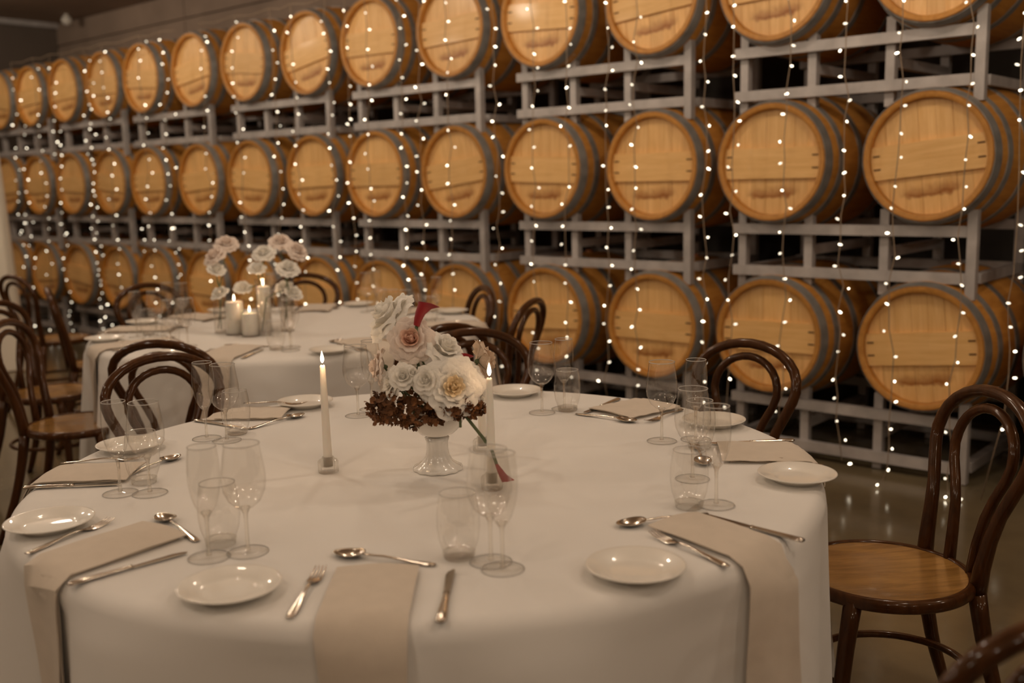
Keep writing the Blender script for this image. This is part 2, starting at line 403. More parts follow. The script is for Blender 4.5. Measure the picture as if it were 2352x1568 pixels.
TILT = {(1, 0, 1): 6, (1, 0, 0): 0, (1, 1, 1): 0, (1, 1, 0): -2, (1, 2, 0): 0, (1, 2, 1): 7, (1, 3, 1): 2, (1, 3, 0): -4,
        (2, 1, 1): 5, (2, 1, 0): -3, (2, 2, 1): 2, (2, 2, 0): -1, (2, 3, 1): 9, (2, 3, 0): -5, (2, 4, 1): 7, (2, 4, 0): -4,
        (0, 0, 1): 6, (0, 0, 0): 1, (0, 1, 1): 0, (0, 1, 0): 4}
ROWN = ['bottom', 'middle', 'top']
BAYN = ['nearest bay', 'second nearest bay', 'third nearest bay', 'fourth nearest bay', 'third farthest bay', 'second farthest bay', 'farthest bay']
def barrel(x, z, tilt, label):
    t = thing('wine_barrel', label, 'barrel', (x, 4.65, z), group='oak barrels stacked along the back wall', rot=(0, -rad(tilt), 0))
    st = ob('staves', me_body, t); ob('chime', me_chime, t); ob('chime', me_chime2, t)
    for me in me_boards: ob('head_board', me, t)
    bar_ = ob('crossbar', me_bar, t); [ob('peg_slot', me, bar_) for me in me_pegs]
    for me in me_hoops: ob('hoop', me, t)
    ob('bung', me_bung, t, (0, BL/2, 0), (0, rad(tilt), 0))
    return t
for lv in range(3):
    for bay in range(7):
        for s in (0, 1):
            side = ('left', 'right')[s]
            barrel(BARX[bay][s], BZ[lv] + random.uniform(-.004, .004), TILT.get((lv, bay, s), random.uniform(-6, 6)),
                   f'oak wine barrel, {ROWN[lv]} row, {side} barrel in the {BAYN[bay]}')
barrel(-0.905, BZ[0], 2, 'oak wine barrel cut by the right photo edge, bottom row, beyond the nearest bay')

# ================================================================== RACKS
W_ = 1.146; RD = 0.72
ZT = [0.300, 1.170, 2.033]
def rack_meshes(floor_level):
    out = []
    lo = -0.296 if floor_level else -0.325     # feet
    for yb in (0.0, RD):
        for zt in (0.0, -0.209):
            mm_ = MB().box(0, W_, yb, yb+0.035, zt-0.049, zt)
            out.append(('rail', mm_.mesh('rail', M_rack, False)))
        for px_ in (0.012, 0.37, 0.745, W_+0.002):
            y0 = yb+0.036 if px_ < 1 else yb-0.004
            out.append(('post', MB().box(px_, px_+0.042, y0, y0+0.042, lo, 0.072).mesh('post', M_rack, False)))
    for px_ in (0.37, 0.745):
        out.append(('crossbeam', MB().box(px_, px_+0.042, 0.079, RD+0.035, -0.15, -0.105).mesh('crossbeam', M_rack, False)))
    for px_ in (0.012, W_+0.002):
        out.append(('crossbeam', MB().box(px_, px_+0.042, 0.079, RD+0.035, -0.258, -0.213).mesh('crossbeam', M_rack, False)))
    return out
rm0, rm1 = rack_meshes(True), rack_meshes(False)
def cradle(up):
    # bent strap that carries (or sits on) a barrel at the front and the back rail
    m_ = MB(); r_ = 0.2955
    for k in range(10):
        a0, a1 = [rad((-90 if up else 90) + d) for d in (-42+84*k/10, -42+84*(k+1)/10)]
        vs = []
        for a in (a0, a1):
            for rr in (r_, r_+0.006):
                for y in (0, 0.03): vs.append((rr*cos(a), y, rr*sin(a)))
        m_.add(vs, [(0, 1, 5, 4), (2, 6, 7, 3), (0, 4, 6, 2), (1, 3, 7, 5)])
    return m_.mesh('cradle_strap', M_rack, True, 40)
me_cr = cradle(True)
def rack(lv, x0, label, bars):
    t = thing('barrel_rack', label, 'rack', (x0, 4.72, ZT[lv]), group='steel racks between the barrel rows')
    for nm, me in (rm0 if lv == 0 else rm1): ob(nm, me, t)
    for bx in bars:
        for yy, dz in ((0.003, 0.0), (RD+0.003, -0.012)):
            ob('cradle_strap', me_cr, t, (bx-x0, yy, BZ[lv]-ZT[lv]+dz))
JIT = {}
for lv in range(3):
    for bay in range(7):
        dx = 0.0 if bay < 2 else random.uniform(-.02, .02)
        rack(lv, BAYX[bay]+dx, f'grey galvanised steel rack under the {ROWN[lv]} barrels of the {BAYN[bay]}', BARX[bay])
rack(0, -1.155, 'grey steel rack at the right photo edge under the cut-off bottom barrel', [-0.905])
rack(1, -1.155, 'grey steel rack at the right photo edge on the cut-off bottom barrel', [-0.905])

# ================================================================== FAIRY LIGHTS
STRANDS=[
 [(-1.204,1.719),(-1.203,1.604),(-1.178,1.398),(-1.179,1.19),(-1.17,1.088),(-1.17,0.98),(-1.207,0.874),(-1.198,0.775),(-1.176,0.675),(-1.172,0.565),(-1.19,0.35),(-1.21,0.343),(-1.361,0.012)],
 [(-1.381,1.981),(-1.389,1.871),(-1.389,1.759),(-1.403,1.674),(-1.39,1.548),(-1.401,1.455),(-1.392,1.345),(-1.398,1.254),(-1.434,1.127),(-1.41,1.027),(-1.391,0.938),(-1.38,0.823),(-1.411,0.72),(-1.396,0.609),(-1.44,0.51),(-1.433,0.301),(-1.394,0.224),(-1.425,0.097),(-1.421,0.014)],
 [(-1.678,2.119),(-1.693,1.99),(-1.702,1.909),(-1.66,1.788),(-1.661,1.689),(-1.666,1.572),(-1.666,1.473),(-1.69,1.35),(-1.701,1.257),(-1.712,1.15),(-1.664,1.044),(-1.712,0.93),(-1.703,0.841),(-1.717,0.718),(-1.658,0.609),(-1.661,0.497),(-1.656,0.404),(-1.668,0.281),(-1.663,0.19),(-1.679,0.088),(-1.718,0.017)],
 [(-1.932,2.149),(-1.927,2.054),(-1.949,1.942),(-1.947,1.831),(-1.9,1.726),(-1.915,1.636),(-1.921,1.511),(-1.916,1.413),(-1.912,1.313),(-1.94,1.21),(-1.927,1.095),(-1.946,0.998),(-1.887,0.897),(-1.923,0.788),(-1.897,0.687),(-1.928,0.605),(-1.94,0.476),(-1.933,0.39),(-1.926,0.279),(-1.879,0.197),(-1.857,0.087)],
 [(-2.169,2.095),(-2.171,1.986),(-2.174,1.896),(-2.206,1.776),(-2.212,1.685),(-2.225,1.561),(-2.223,1.463),(-2.212,1.339),(-2.169,1.256),(-2.221,1.146),(-2.214,1.047),(-2.198,0.927),(-2.168,0.828),(-2.192,0.722),(-2.225,0.606),(-2.181,0.511),(-2.18,0.403),(-2.229,0.288),(-2.213,0.203)],
 [(-2.467,2.196),(-2.473,2.101),(-2.479,1.968),(-2.464,1.877),(-2.448,1.754),(-2.441,1.667),(-2.444,1.555),(-2.496,1.453),(-2.449,1.337),(-2.501,1.232),(-2.447,1.129),(-2.477,1.03),(-2.504,0.91),(-2.488,0.811),(-2.453,0.693),(-2.488,0.498),(-2.48,0.417),(-2.497,0.275)],
 [(-2.617,2.182),(-2.63,2.084),(-2.648,1.96),(-2.618,1.862),(-2.638,1.745),(-2.598,1.653),(-2.604,1.532),(-2.607,1.447),(-2.643,1.322),(-2.654,1.216),(-2.607,1.114),(-2.605,1.014),(-2.647,0.909),(-2.604,0.808),(-2.624,0.696),(-2.629,0.591),(-2.612,0.486),(-2.615,0.389)],
 [(-2.996,2.206),(-3.044,2.091),(-3,1.985),(-3.054,1.881),(-3.058,1.781),(-3.017,1.666),(-3.061,1.58),(-3.037,1.467),(-3.023,1.359),(-3.063,1.251),(-3.004,1.148),(-3.04,1.038),(-3.057,0.94),(-3.03,0.836),(-3.012,0.728),(-3.061,0.634),(-3.003,0.529),(-3.018,0.409),(-3.022,0.323)],
 [(-3.209,2.301),(-3.21,2.178),(-3.168,2.076),(-3.176,1.962),(-3.216,1.869),(-3.215,1.762),(-3.223,1.686),(-3.238,1.478),(-3.208,1.354),(-3.206,1.261),(-3.193,1.153),(-3.216,1.049),(-3.178,0.955),(-3.193,0.847),(-3.242,0.735),(-3.247,0.636),(-3.211,0.543),(-3.2,0.432),(-3.278,0.32)],
 [(-3.471,2.34),(-3.45,2.203),(-3.442,2.119),(-3.452,2.007),(-3.466,1.896),(-3.455,1.791),(-3.511,1.697),(-3.458,1.59),(-3.459,1.371),(-3.52,1.278),(-3.509,1.158),(-3.523,1.059),(-3.498,0.946),(-3.495,0.846),(-3.467,0.741),(-3.513,0.623),(-3.495,0.541),(-3.505,0.432)],
 [(-3.729,2.333),(-3.669,2.227),(-3.695,2.093),(-3.674,2.018),(-3.673,1.895),(-3.707,1.814),(-3.729,1.689),(-3.702,1.592),(-3.73,1.479),(-3.685,1.369),(-3.739,1.266),(-3.702,1.159),(-3.742,1.072),(-3.736,0.943),(-3.735,0.841),(-3.682,0.648),(-3.733,0.55),(-3.708,0.46),(-3.727,0.331)],
 [(-4.025,2.369),(-3.969,2.257),(-3.985,2.161),(-3.979,2.058),(-4.018,1.947),(-3.959,1.84),(-4.015,1.749),(-4.012,1.661),(-3.948,1.549),(-4.004,1.439),(-3.952,1.342),(-3.955,1.235),(-4.022,1.14),(-3.959,1.026),(-4.03,0.927),(-3.992,0.818),(-3.999,0.712),(-4.028,0.624),(-4.026,0.528),(-3.985,0.328)],
 [(-4.369,2.448),(-4.34,2.338),(-4.365,2.235),(-4.319,2.125),(-4.361,2.049),(-4.369,1.922),(-4.376,1.716),(-4.319,1.615),(-4.385,1.51),(-4.384,1.403),(-4.325,1.276),(-4.384,1.18),(-4.365,1.071),(-4.39,0.976),(-4.357,0.861),(-4.362,0.762),(-4.384,0.646)],
 [(-4.541,2.478),(-4.603,2.199),(-4.564,2.115),(-4.627,1.984),(-4.574,1.886),(-4.63,1.785),(-4.592,1.677),(-4.646,1.573),(-4.651,1.478),(-4.609,1.368),(-4.657,1.274),(-4.591,1.154),(-4.609,1.044),(-4.588,0.944),(-4.635,0.847),(-4.614,0.749)],
 [(-4.719,2.414),(-4.754,2.346),(-4.706,2.243),(-4.773,2.16),(-4.762,2.053),(-4.732,1.922),(-4.767,1.836),(-4.775,1.714),(-4.791,1.63),(-4.741,1.514),(-4.743,1.412),(-4.785,1.325),(-4.75,1.208),(-4.757,1.122),(-4.755,1.007),(-4.805,0.894),(-4.776,0.805),(-4.814,0.71),(-4.774,0.696)],
 [(-5.054,2.47),(-5.035,2.368),(-5.056,2.249),(-5.031,2.144),(-5.059,2.032),(-5.038,1.934),(-5.103,1.818),(-5.075,1.724),(-5.121,1.604),(-5.1,1.506),(-5.095,1.38),(-5.044,1.302),(-5.12,1.175),(-5.117,1.063),(-5.123,0.954),(-5.101,0.858),(-5.092,0.749)],
 [(-5.25,2.413),(-5.243,2.277),(-5.236,2.037),(-5.256,1.928),(-5.255,1.922),(-5.249,1.829),(-5.277,1.799),(-5.257,1.721),(-5.268,1.555),(-5.3,1.421),(-5.303,1.29),(-5.256,1.191),(-5.25,1.078),(-5.262,0.972),(-5.284,0.871)],
 [(-5.493,2.469),(-5.479,2.391),(-5.409,2.272),(-5.468,2.165),(-5.438,2.074),(-5.412,1.945),(-5.441,1.866),(-5.49,1.747),(-5.479,1.653),(-5.469,1.539),(-5.432,1.442),(-5.412,1.337),(-5.503,1.238),(-5.484,1.132),(-5.416,1.034),(-5.438,0.927),(-5.449,0.841),(-5.49,0.73),(-5.465,0.619)],
 [(-5.807,2.536),(-5.865,2.439),(-5.823,2.226),(-5.816,2.107),(-5.807,2.003),(-5.802,1.894),(-5.87,1.781),(-5.843,1.683),(-5.865,1.558),(-5.8,1.448),(-5.841,1.353),(-5.781,1.243),(-5.829,1.128),(-5.826,1.029),(-5.776,0.913),(-5.81,0.813),(-5.822,0.587)],
 [(-6,2.466),(-6.048,2.341),(-6.005,2.253),(-6.032,2.144),(-6.07,2.041),(-6.016,1.921),(-6.018,1.826),(-6.04,1.709),(-6.091,1.617),(-6.027,1.511),(-6.027,1.391),(-6.028,1.282),(-6.033,1.188),(-6.104,1.07),(-6.132,0.974),(-6.141,0.855),(-6.067,0.757),(-6.136,0.634)],
 [(-6.432,2.571),(-6.443,2.466),(-6.517,2.378),(-6.536,2.263),(-6.538,2.155),(-6.536,2.059),(-6.541,1.945),(-6.46,1.825),(-6.546,1.733),(-6.457,1.622),(-6.469,1.511),(-6.544,1.297),(-6.537,1.19),(-6.51,1.079),(-6.46,0.979),(-6.468,0.873),(-6.471,0.785)],
 [(-6.867,2.519),(-6.829,2.475),(-6.899,2.419),(-6.938,2.292),(-6.89,2.086),(-6.885,1.982),(-6.945,1.863),(-6.951,1.667),(-6.981,1.553),(-6.891,1.446),(-6.912,1.342),(-6.958,1.223),(-6.978,1.125),(-6.98,1.123),(-6.994,1.008),(-7.016,0.691)],
 [(-7.454,2.458),(-7.483,2.375),(-7.396,2.25),(-7.416,2.151),(-7.533,2.067),(-7.315,1.981),(-7.51,1.947),(-7.488,1.836),(-7.538,1.729),(-7.518,1.635),(-7.39,1.572),(-7.516,1.526),(-7.476,1.432),(-7.546,1.32),(-7.495,1.209),(-7.486,1.096),(-7.487,1.094),(-7.54,0.994),(-7.412,0.932),(-7.469,0.9),(-7.457,0.805),(-7.415,0.726),(-7.46,0.702),(-7.566,0.49)],
 [(-7.688,2.566),(-7.815,2.521),(-7.81,2.43),(-7.828,2.295),(-7.76,2.078),(-7.745,1.975),(-7.747,1.856),(-7.841,1.764),(-7.766,1.647),(-7.749,1.539),(-7.839,1.432),(-7.849,1.328),(-7.836,1.216),(-7.859,1.106),(-7.965,1.084),(-7.77,0.997),(-7.938,0.994),(-7.797,0.91),(-7.953,0.898),(-7.85,0.779),(-7.81,0.686),(-7.782,0.592),(-7.817,0.475)],
 [(-8.34,2.549),(-8.424,2.48),(-8.43,2.39),(-8.421,2.263),(-8.38,2.177),(-8.367,2.057),(-8.356,2.002),(-8.603,1.884),(-8.439,1.851),(-8.391,1.749),(-8.35,1.629),(-8.384,1.53),(-8.35,1.414),(-8.46,1.331),(-8.376,1.194),(-8.461,1.106),(-8.397,0.984),(-8.374,0.906),(-8.428,0.776),(-8.41,0.684),(-8.395,0.571),(-8.44,0.464),(-8.482,0.351),(-8.398,0.268),(-8.587,0.229)],
 [(-8.602,2.5),(-8.692,2.422),(-8.588,2.314),(-8.716,2.254),(-8.607,2.208),(-8.699,2.142),(-8.641,2.098),(-8.818,2.056),(-8.696,1.98),(-8.723,1.935),(-8.811,1.84),(-8.721,1.776),(-8.802,1.725),(-8.702,1.674),(-8.702,1.632),(-8.703,1.566),(-8.711,1.469),(-8.738,1.405),(-8.719,1.363),(-8.826,1.287),(-8.708,1.26),(-8.764,1.183),(-8.686,1.14),(-8.833,1.076),(-8.757,1.038),(-8.775,0.981),(-8.692,0.922),(-8.772,0.87),(-8.671,0.843),(-8.778,0.773),(-8.751,0.712),(-8.759,0.665),(-8.757,0.614),(-8.764,0.574),(-8.736,0.505),(-8.777,0.45),(-8.649,0.408),(-8.799,0.37),(-8.724,0.289),(-8.82,0.248),(-8.778,0.18)],
 [(-9.379,2.506),(-9.268,2.37),(-9.271,2.279),(-9.291,2.161),(-9.369,2.041),(-9.388,1.947),(-9.279,1.942),(-9.314,1.85),(-9.283,1.82),(-9.387,1.744),(-9.266,1.73),(-9.287,1.631),(-9.348,1.523),(-9.304,1.422),(-9.391,1.302),(-9.37,1.213),(-9.402,1.109),(-9.393,1.109),(-9.316,1.025),(-9.36,1.008),(-9.305,0.915),(-9.407,0.793),(-9.414,0.691),(-9.381,0.592),(-9.325,0.484),(-9.317,0.389),(-9.371,0.301),(-9.385,0.258),(-9.405,0.184),(-9.332,0.12)],
 [(-9.576,2.516),(-9.704,2.451),(-9.608,2.334),(-9.639,2.109),(-9.65,2.012),(-9.672,1.916),(-9.645,1.783),(-9.715,1.691),(-9.689,1.58),(-9.642,1.485),(-9.639,1.367),(-9.692,1.268),(-9.653,1.159),(-9.676,1.061),(-9.672,0.944),(-9.748,0.851),(-9.659,0.733),(-9.781,0.624),(-9.777,0.505),(-9.726,0.3),(-9.712,0.219),(-9.83,0.086),(-9.677,0.054)],
 [(-10.125,2.477),(-10.132,2.372),(-9.969,2.261),(-10.097,2.14),(-10.208,2.045),(-9.963,2.025),(-9.972,1.943),(-10.217,1.828),(-9.982,1.819),(-10.227,1.737),(-10.078,1.625),(-10.169,1.62),(-9.976,1.523),(-10.236,1.521),(-10.044,1.409),(-10.197,1.401),(-10.231,1.319),(-10,1.306),(-10.255,1.194),(-10.1,1.192),(-9.985,1.12),(-10.134,1.11),(-10.14,1.11),(-10.251,1.031),(-10.246,1.007),(-10.055,0.984),(-10.244,0.896),(-10.086,0.895),(-10.176,0.787),(-9.99,0.776),(-10.013,0.681),(-10.274,0.679),(-10.125,0.482),(-10.273,0.38),(-10.218,0.301),(-10.133,0.104)],
]

bulb_b = MB().lathe([(0.0008, -0.009), (0.0036, -0.006), (0.0050, 0.0), (0.0042, 0.006), (0.0008, 0.009)], 7)
bulb_me = [bulb_b.mesh('bulb', m_) for m_ in M_bulbs]
def cord_of(st):
    out = []
    zs = sorted(st, key=lambda q: -q[1])
    mx_ = sum(q[0] for q in st)/len(st)
    pts = [(mx_, 2.62)]
    for (x, z) in zs: pts.append((mx_*0.55+x*0.45 + random.uniform(-.006, .006), z+0.012))
    return mx_, pts
curt = None; groups = [(-4.2, 9, 'nearest'), (-7.1, -4.2, 'middle'), (-12, -7.1, 'far')]
CUR = {}
for a, b, nm in groups:
    CUR[nm] = thing('fairy_light_curtain', f'curtain of warm white fairy lights hanging before the {nm} barrel bays', 'string lights', (0, 4.46, 0), group='fairy light curtains')
    CUR[nm+'x'] = []
nstr = 0
for st in STRANDS:
    st = list(st)
    zmin = min(q[1] for q in st); xm = sum(q[0] for q in st)/len(st)
    zz = zmin-0.11
    while zz > 0.14 and zmin > 0.2:
        st.append((xm+random.uniform(-.03, .03), round(zz, 3))); zz -= random.uniform(.09, .13)
    zmax = max(q[1] for q in st); zz = zmax+0.1
    while zz < 2.56:
        st.append((xm+random.uniform(-.03, .03), round(zz, 3))); zz += random.uniform(.09, .13)
    mx_, pts = cord_of(st)
    nm = [g[2] for g in groups if g[0] < mx_ <= g[1]][0]
    root = CUR[nm]; CUR[nm+'x'].append(mx_)
    path = [(x, random.uniform(-.006, .006), max(z, .012)) for x, z in pts]
    cd = ob('strand', MB().tube(path, 0.0022, 5).mesh('strand', M_cord), root)
    for x, z in st:
        bo = ob('bulb', bulb_me[random.choice((0, 0, 1, 1, 2))], cd, (x, random.uniform(-.012, .012), z), (random.uniform(1.0, 2.2), 0, random.uniform(0, 2*PI)))
for a, b, nm in groups:
    xs = sorted(CUR[nm+'x'])
    p = []
    for i in range(len(xs)):
        p.append((xs[i], 0, 2.62))
        if i < len(xs)-1: p.append(((xs[i]+xs[i+1])/2, 0, 2.60))
    if nm != 'nearest': p.append((p[-1][0]+0.22, 0, 2.60))
    ob('top_cord', MB().tube(p, 0.003, 5).mesh('top_cord', M_cord), CUR[nm])

# ================================================================== TABLECLOTHS
TR = 0.908; TZ = 0.75
def cloth_r(a, z, ph, n1=9, n2=14):
    d = TZ-z
    amp = 0.014 + 0.075*min(1, d/0.75)**0.9
    f = sin(n1*a+ph)*0.55 + sin(n2*a+1.7*ph)*0.3 + sin((n1+n2)*a+ph*2.3)*0.15
    f = math.copysign(abs(f)**0.8, f)
    return TR + 0.045*d/0.75 + (amp*f if d > 0.03 else 0.010*f*d/0.03)
def make_cloth(cx, cy, ph, label):
    seg = 240; vs = [(0, 0, TZ)]; fs = []
    radii = [0.12, 0.25, 0.38, 0.5, 0.6, 0.7, 0.78, 0.84, 0.875]
    lev = []
    for r in radii: lev.append(('t', r))
    for k in range(1, 6):
        an = PI/2*k/5; lev.append(('e', 0.875+(TR-0.875)*sin(an), TZ-0.033*(1-cos(an))))
    for z in (0.69, 0.66, 0.62, 0.57, 0.51, 0.44, 0.36, 0.28, 0.20, 0.12, 0.06, 0.012): lev.append(('d', z))
    for L in lev:
        for i in range(seg):
            a = 2*PI*i/seg
            if L[0] == 't': r = L[1]; z = TZ + 0.0008*sin(5*a+ph)*sin(r*14)
            elif L[0] == 'e':
                r = L[1] + 0.010*(L[1]-0.875)/(TR-0.875)*(sin(9*a+ph)*0.55+sin(14*a+1.7*ph)*0.3); z = L[2]
            else: r = cloth_r(a, L[1], ph); z = L[1] + 0.004*sin(3*a)
            vs.append((r*cos(a), r*sin(a), z))
    for i in range(seg): fs.append((0, 1+i, 1+(i+1) % seg))
    for k in range(len(lev)-1):
        for i in range(seg):
            j = (i+1) % seg
            fs.append((1+k*seg+i, 1+(k+1)*seg+i, 1+(k+1)*seg+j, 1+k*seg+j))
    o = ob('tablecloth', MB().add(vs, fs).mesh('tablecloth', M_cloth), None, (cx, cy, 0))
    tag(o, label, 'tablecloth', 'round tables under floor length cloths')
    return o
T1 = (-1.713, 1.647); T2 = (-3.93, 2.93); PH1, PH2 = 1.2, 3.0
make_cloth(*T1, PH1, 'ivory floor length tablecloth on the round table with the rose compote in front')
make_cloth(*T2, PH2, 'ivory floor length tablecloth on the round table behind, near the barrels')

# ================================================================== NAPKINS
def napkin(T, ph, ang, rin, width, hang, label, grp, layers=3, off=0.0, skew=0.0, free=False):
    """folded strip of linen lying radially and falling over the table edge.
    off: sideways shift of the strip in metres, skew: turn of the strip on the table in degrees"""
    t = thing('napkin', label, 'napkin', (T[0], T[1], 0), group=grp)
    if isinstance(ang, tuple):      # two points on the table: middle of the inner end, middle at the edge
        A_ = Vector((ang[0][0]-T[0], ang[0][1]-T[1], 0)); B_ = Vector((ang[1][0]-T[0], ang[1][1]-T[1], 0))
        d_ = (B_-A_).normalized(); ang = math.degrees(math.atan2(d_.y, d_.x)); skew = 0.0
        e1 = Vector((d_.x, d_.y, 0)); e2 = Vector((-d_.y, d_.x, 0)); rin = A_.dot(e1); off = A_.dot(e2)
    a0 = rad(ang)
    er = Vector((cos(a0), sin(a0), 0)); et = Vector((-sin(a0), cos(a0), 0))
    sk = rad(skew)
    dr = (er*cos(sk)+et*sin(sk)); dt = (-er*sin(sk)+et*cos(sk))
    for L in range(layers):
        th = 0.0030; base = 0.0008 + L*(th+0.0006)
        w0 = -width/2 + 0.006*L*(1 if L % 2 else -1); w1 = width/2 - 0.005*(layers-1-L)
        ri = rin - 0.010*L + (0.012 if L == 1 else 0); hg = hang - 0.012*(layers-1-L)
        ns = 26; nw = 7
        def pos(s, wv, lift):
            # s = distance along the strip from its inner end
            p = er*ri + et*off + dr*s + dt*wv
            r = p.length
            if free or r < 0.880:
                return Vector((p.x, p.y, TZ + lift))
            a = math.atan2(p.y, p.x); ex = r-0.880
            arc = 0.045
            if ex < arc:
                q = ex/arc*PI/2; R_ = 0.880 + 0.030*sin(q) + lift*sin(q); z = TZ-0.030*(1-cos(q)) + lift*cos(q)
                return Vector((R_*cos(a), R_*sin(a), z))
            z = TZ-0.030-(ex-arc)
            R_ = max(cloth_r(a, z, ph), cloth_r(a+.02, z, ph), cloth_r(a-.02, z, ph)) + 0.003 + lift
            pl = Vector((R_*cos(a), R_*sin(a), z))
            return pl
        Ltot = (0.885-ri) + 0.03 + hg if hang > 0 else 0.20-0.004*L
        vs = []; fs = []
        for side in (0, 1):
            for i in range(ns+1):
                s = Ltot*i/ns
                for k in range(nw+1):
                    wv = w0+(w1-w0)*k/nw
                    wob = 0.0007*sin(i*0.9+L*2+k)
                    rise = 0.002*(L+0.3)*math.exp(-((i-ns*0.12)/5.0)**2)*(1-abs(2*k/nw-1)) if not free else 0.005*L*sin(PI*i/ns)
                    vs.append(pos(s, wv, base+wob+rise+(th if side else 0)+ (0.0012 if side and k in (0, nw) else 0)*-1))
        n = (ns+1)*(nw+1)
        for i in range(ns):
            for k in range(nw):
                a, b_, c, d = i*(nw+1)+k, i*(nw+1)+k+1, (i+1)*(nw+1)+k+1, (i+1)*(nw+1)+k
                fs.append((a, b_, c, d)); fs.append((n+a, n+d, n+c, n+b_))
        for i in range(ns):
            a, d = i*(nw+1), (i+1)*(nw+1); fs.append((a, d, n+d, n+a))
            a, d = i*(nw+1)+nw, (i+1)*(nw+1)+nw; fs.append((a, n+a, n+d, d))
        for k in range(nw):
            fs.append((k, n+k, n+k+1, k+1)); a = ns*(nw+1)+k; fs.append((a, a+1, n+a+1, n+a))
        ob('fold', MB().add(vs, fs).mesh('fold', M_napkin, True, 50), t)
    return t

# ================================================================== TABLEWARE MESHES
def dome(z0): return None
wine_bowl = MB().lathe([(0.004, 0.082), (0.016, 0.087), (0.029, 0.099), (0.0375, 0.118), (0.0398, 0.135), (0.0385, 0.155), (0.0350, 0.180), (0.0318, 0.203), (0.0320, 0.2045)], 40).mesh('bowl', M_thin)
rimw = MB().tube([(0.0320*cos(2*PI*k/40), 0.0320*sin(2*PI*k/40), 0.2045) for k in range(40)], 0.0009, 6, closed=True).mesh('rim', M_rimglint)
stemw = MB().lathe([(0.0001, 0.0035), (0.0055, 0.0045), (0.0042, 0.012), (0.0036, 0.03), (0.0034, 0.055), (0.0042, 0.074), (0.0085, 0.083), (0.0100, 0.0865), (0.0001, 0.0875)], 16).mesh('stem', M_glass)
footw = MB().lathe([(0.0001, 0.0008), (0.037, 0.0012), (0.015, 0.0042), (0.0001, 0.006)], 36)
footw.tube([(0.0372*cos(2*PI*k/36), 0.0372*sin(2*PI*k/36), 0.0013) for k in range(36)], 0.0009, 6, closed=True, mi=1)
footw = footw.mesh('foot', [M_foot, M_rimglint])
flute_bowl = MB().lathe([(0.004, 0.078), (0.011, 0.084), (0.0185, 0.097), (0.0245, 0.116), (0.0280, 0.138), (0.0288, 0.158), (0.0275, 0.182), (0.0250, 0.205), (0.0250, 0.2065)], 36).mesh('bowl', M_thin)
rimf = MB().tube([(0.0250*cos(2*PI*k/36), 0.0250*sin(2*PI*k/36), 0.2065) for k in range(36)], 0.0009, 6, closed=True).mesh('rim', M_rimglint)
tum_wall = MB().lathe([(0.0255, 0.010), (0.0300, 0.018), (0.0355, 0.035), (0.0385, 0.058), (0.0380, 0.082), (0.0350, 0.105), (0.0320, 0.120)], 40).mesh('wall', M_thin)
rimt = MB().tube([(0.0320*cos(2*PI*k/40), 0.0320*sin(2*PI*k/40), 0.120) for k in range(40)], 0.0009, 6, closed=True).mesh('rim', M_rimglint)
tum_base = MB().lathe([(0.0001, 0.0), (0.0245, 0.0), (0.0275, 0.002), (0.0295, 0.013), (0.0255, 0.0125), (0.016, 0.0095), (0.0001, 0.0085)], 36).mesh('base', M_glass)
plate_me = MB().lathe([(r_*0.915, z_) for r_, z_ in [(0.0001, 0.004), (0.050, 0.004), (0.052, 0.0), (0.056, 0.0), (0.057, 0.004), (0.066, 0.0075), (0.090, 0.0165), (0.0925, 0.0180), (0.0915, 0.0195), (0.088, 0.0190), (0.066, 0.0125), (0.060, 0.0100), (0.054, 0.0072), (0.045, 0.0062), (0.0001, 0.0062)]], 56).mesh('plate', M_china)
def wine(x, y, label, z=TZ, grp=None):
    t = thing('wine_glass', label, 'glass', (x, y, z), group=grp)
    assemble([('bowl', wine_bowl), ('rim', rimw), ('stem', stemw), ('foot', footw)], t); return t
def flute(x, y, label, z=TZ, grp=None):
    t = thing('flute_glass', label, 'glass', (x, y, z), group=grp)
    assemble([('bowl', flute_bowl), ('rim', rimf), ('stem', stemw, None, (0, 0, 0), (0, 0, 0)), ('foot', footw)], t); return t
def tumbler(x, y, label, z=TZ, grp=None):
    t = thing('water_tumbler', label, 'glass', (x, y, z), group=grp)
    assemble([('wall', tum_wall), ('rim', rimt), ('base', tum_base)], t); return t
def plate(x, y, label, z=TZ, grp=None):
    return tag(ob('side_plate', plate_me, None, (x, y, z+0.0008)), label, 'plate', grp)
# cutlery lies along +y, business end at +y, origin at the middle
hp = [(0, -0.1, 0.0022), (0, -0.085, 0.0022), (0, -0.06, 0.0032), (0, -0.03, 0.0058), (0, 0.0, 0.0078), (0, 0.02, 0.0072), (0, 0.035, 0.0052)]
hr = [0.0055, 0.0085, 0.0072, 0.0046, 0.0032, 0.0030, 0.0036]
fm = MB().tube(hp, hr, 10, flat=[0.2, 0.18, 0.22, 0.35, 0.6, 0.6, 0.5])
me_fhandle = fm.mesh('handle', M_steel)
fm = MB().tube([(0, 0.030, 0.0056), (0, 0.038, 0.0042), (0, 0.048, 0.0028), (0, 0.056, 0.0026)], [0.0036, 0.009, 0.0122, 0.0118], 12, flat=[0.4, 0.14, 0.09, 0.09])
for k in (-1.5, -0.5, 0.5, 1.5):
    fm.tube([(k*0.0064, 0.054, 0.0026), (k*0.0064, 0.070, 0.0030), (k*0.0063, 0.085, 0.0050), (k*0.0060, 0.100, 0.0092)], [0.0020, 0.0018, 0.0016, 0.0008], 7, flat=0.6)
me_fhead = fm.mesh('tines', M_steel, True, 60)
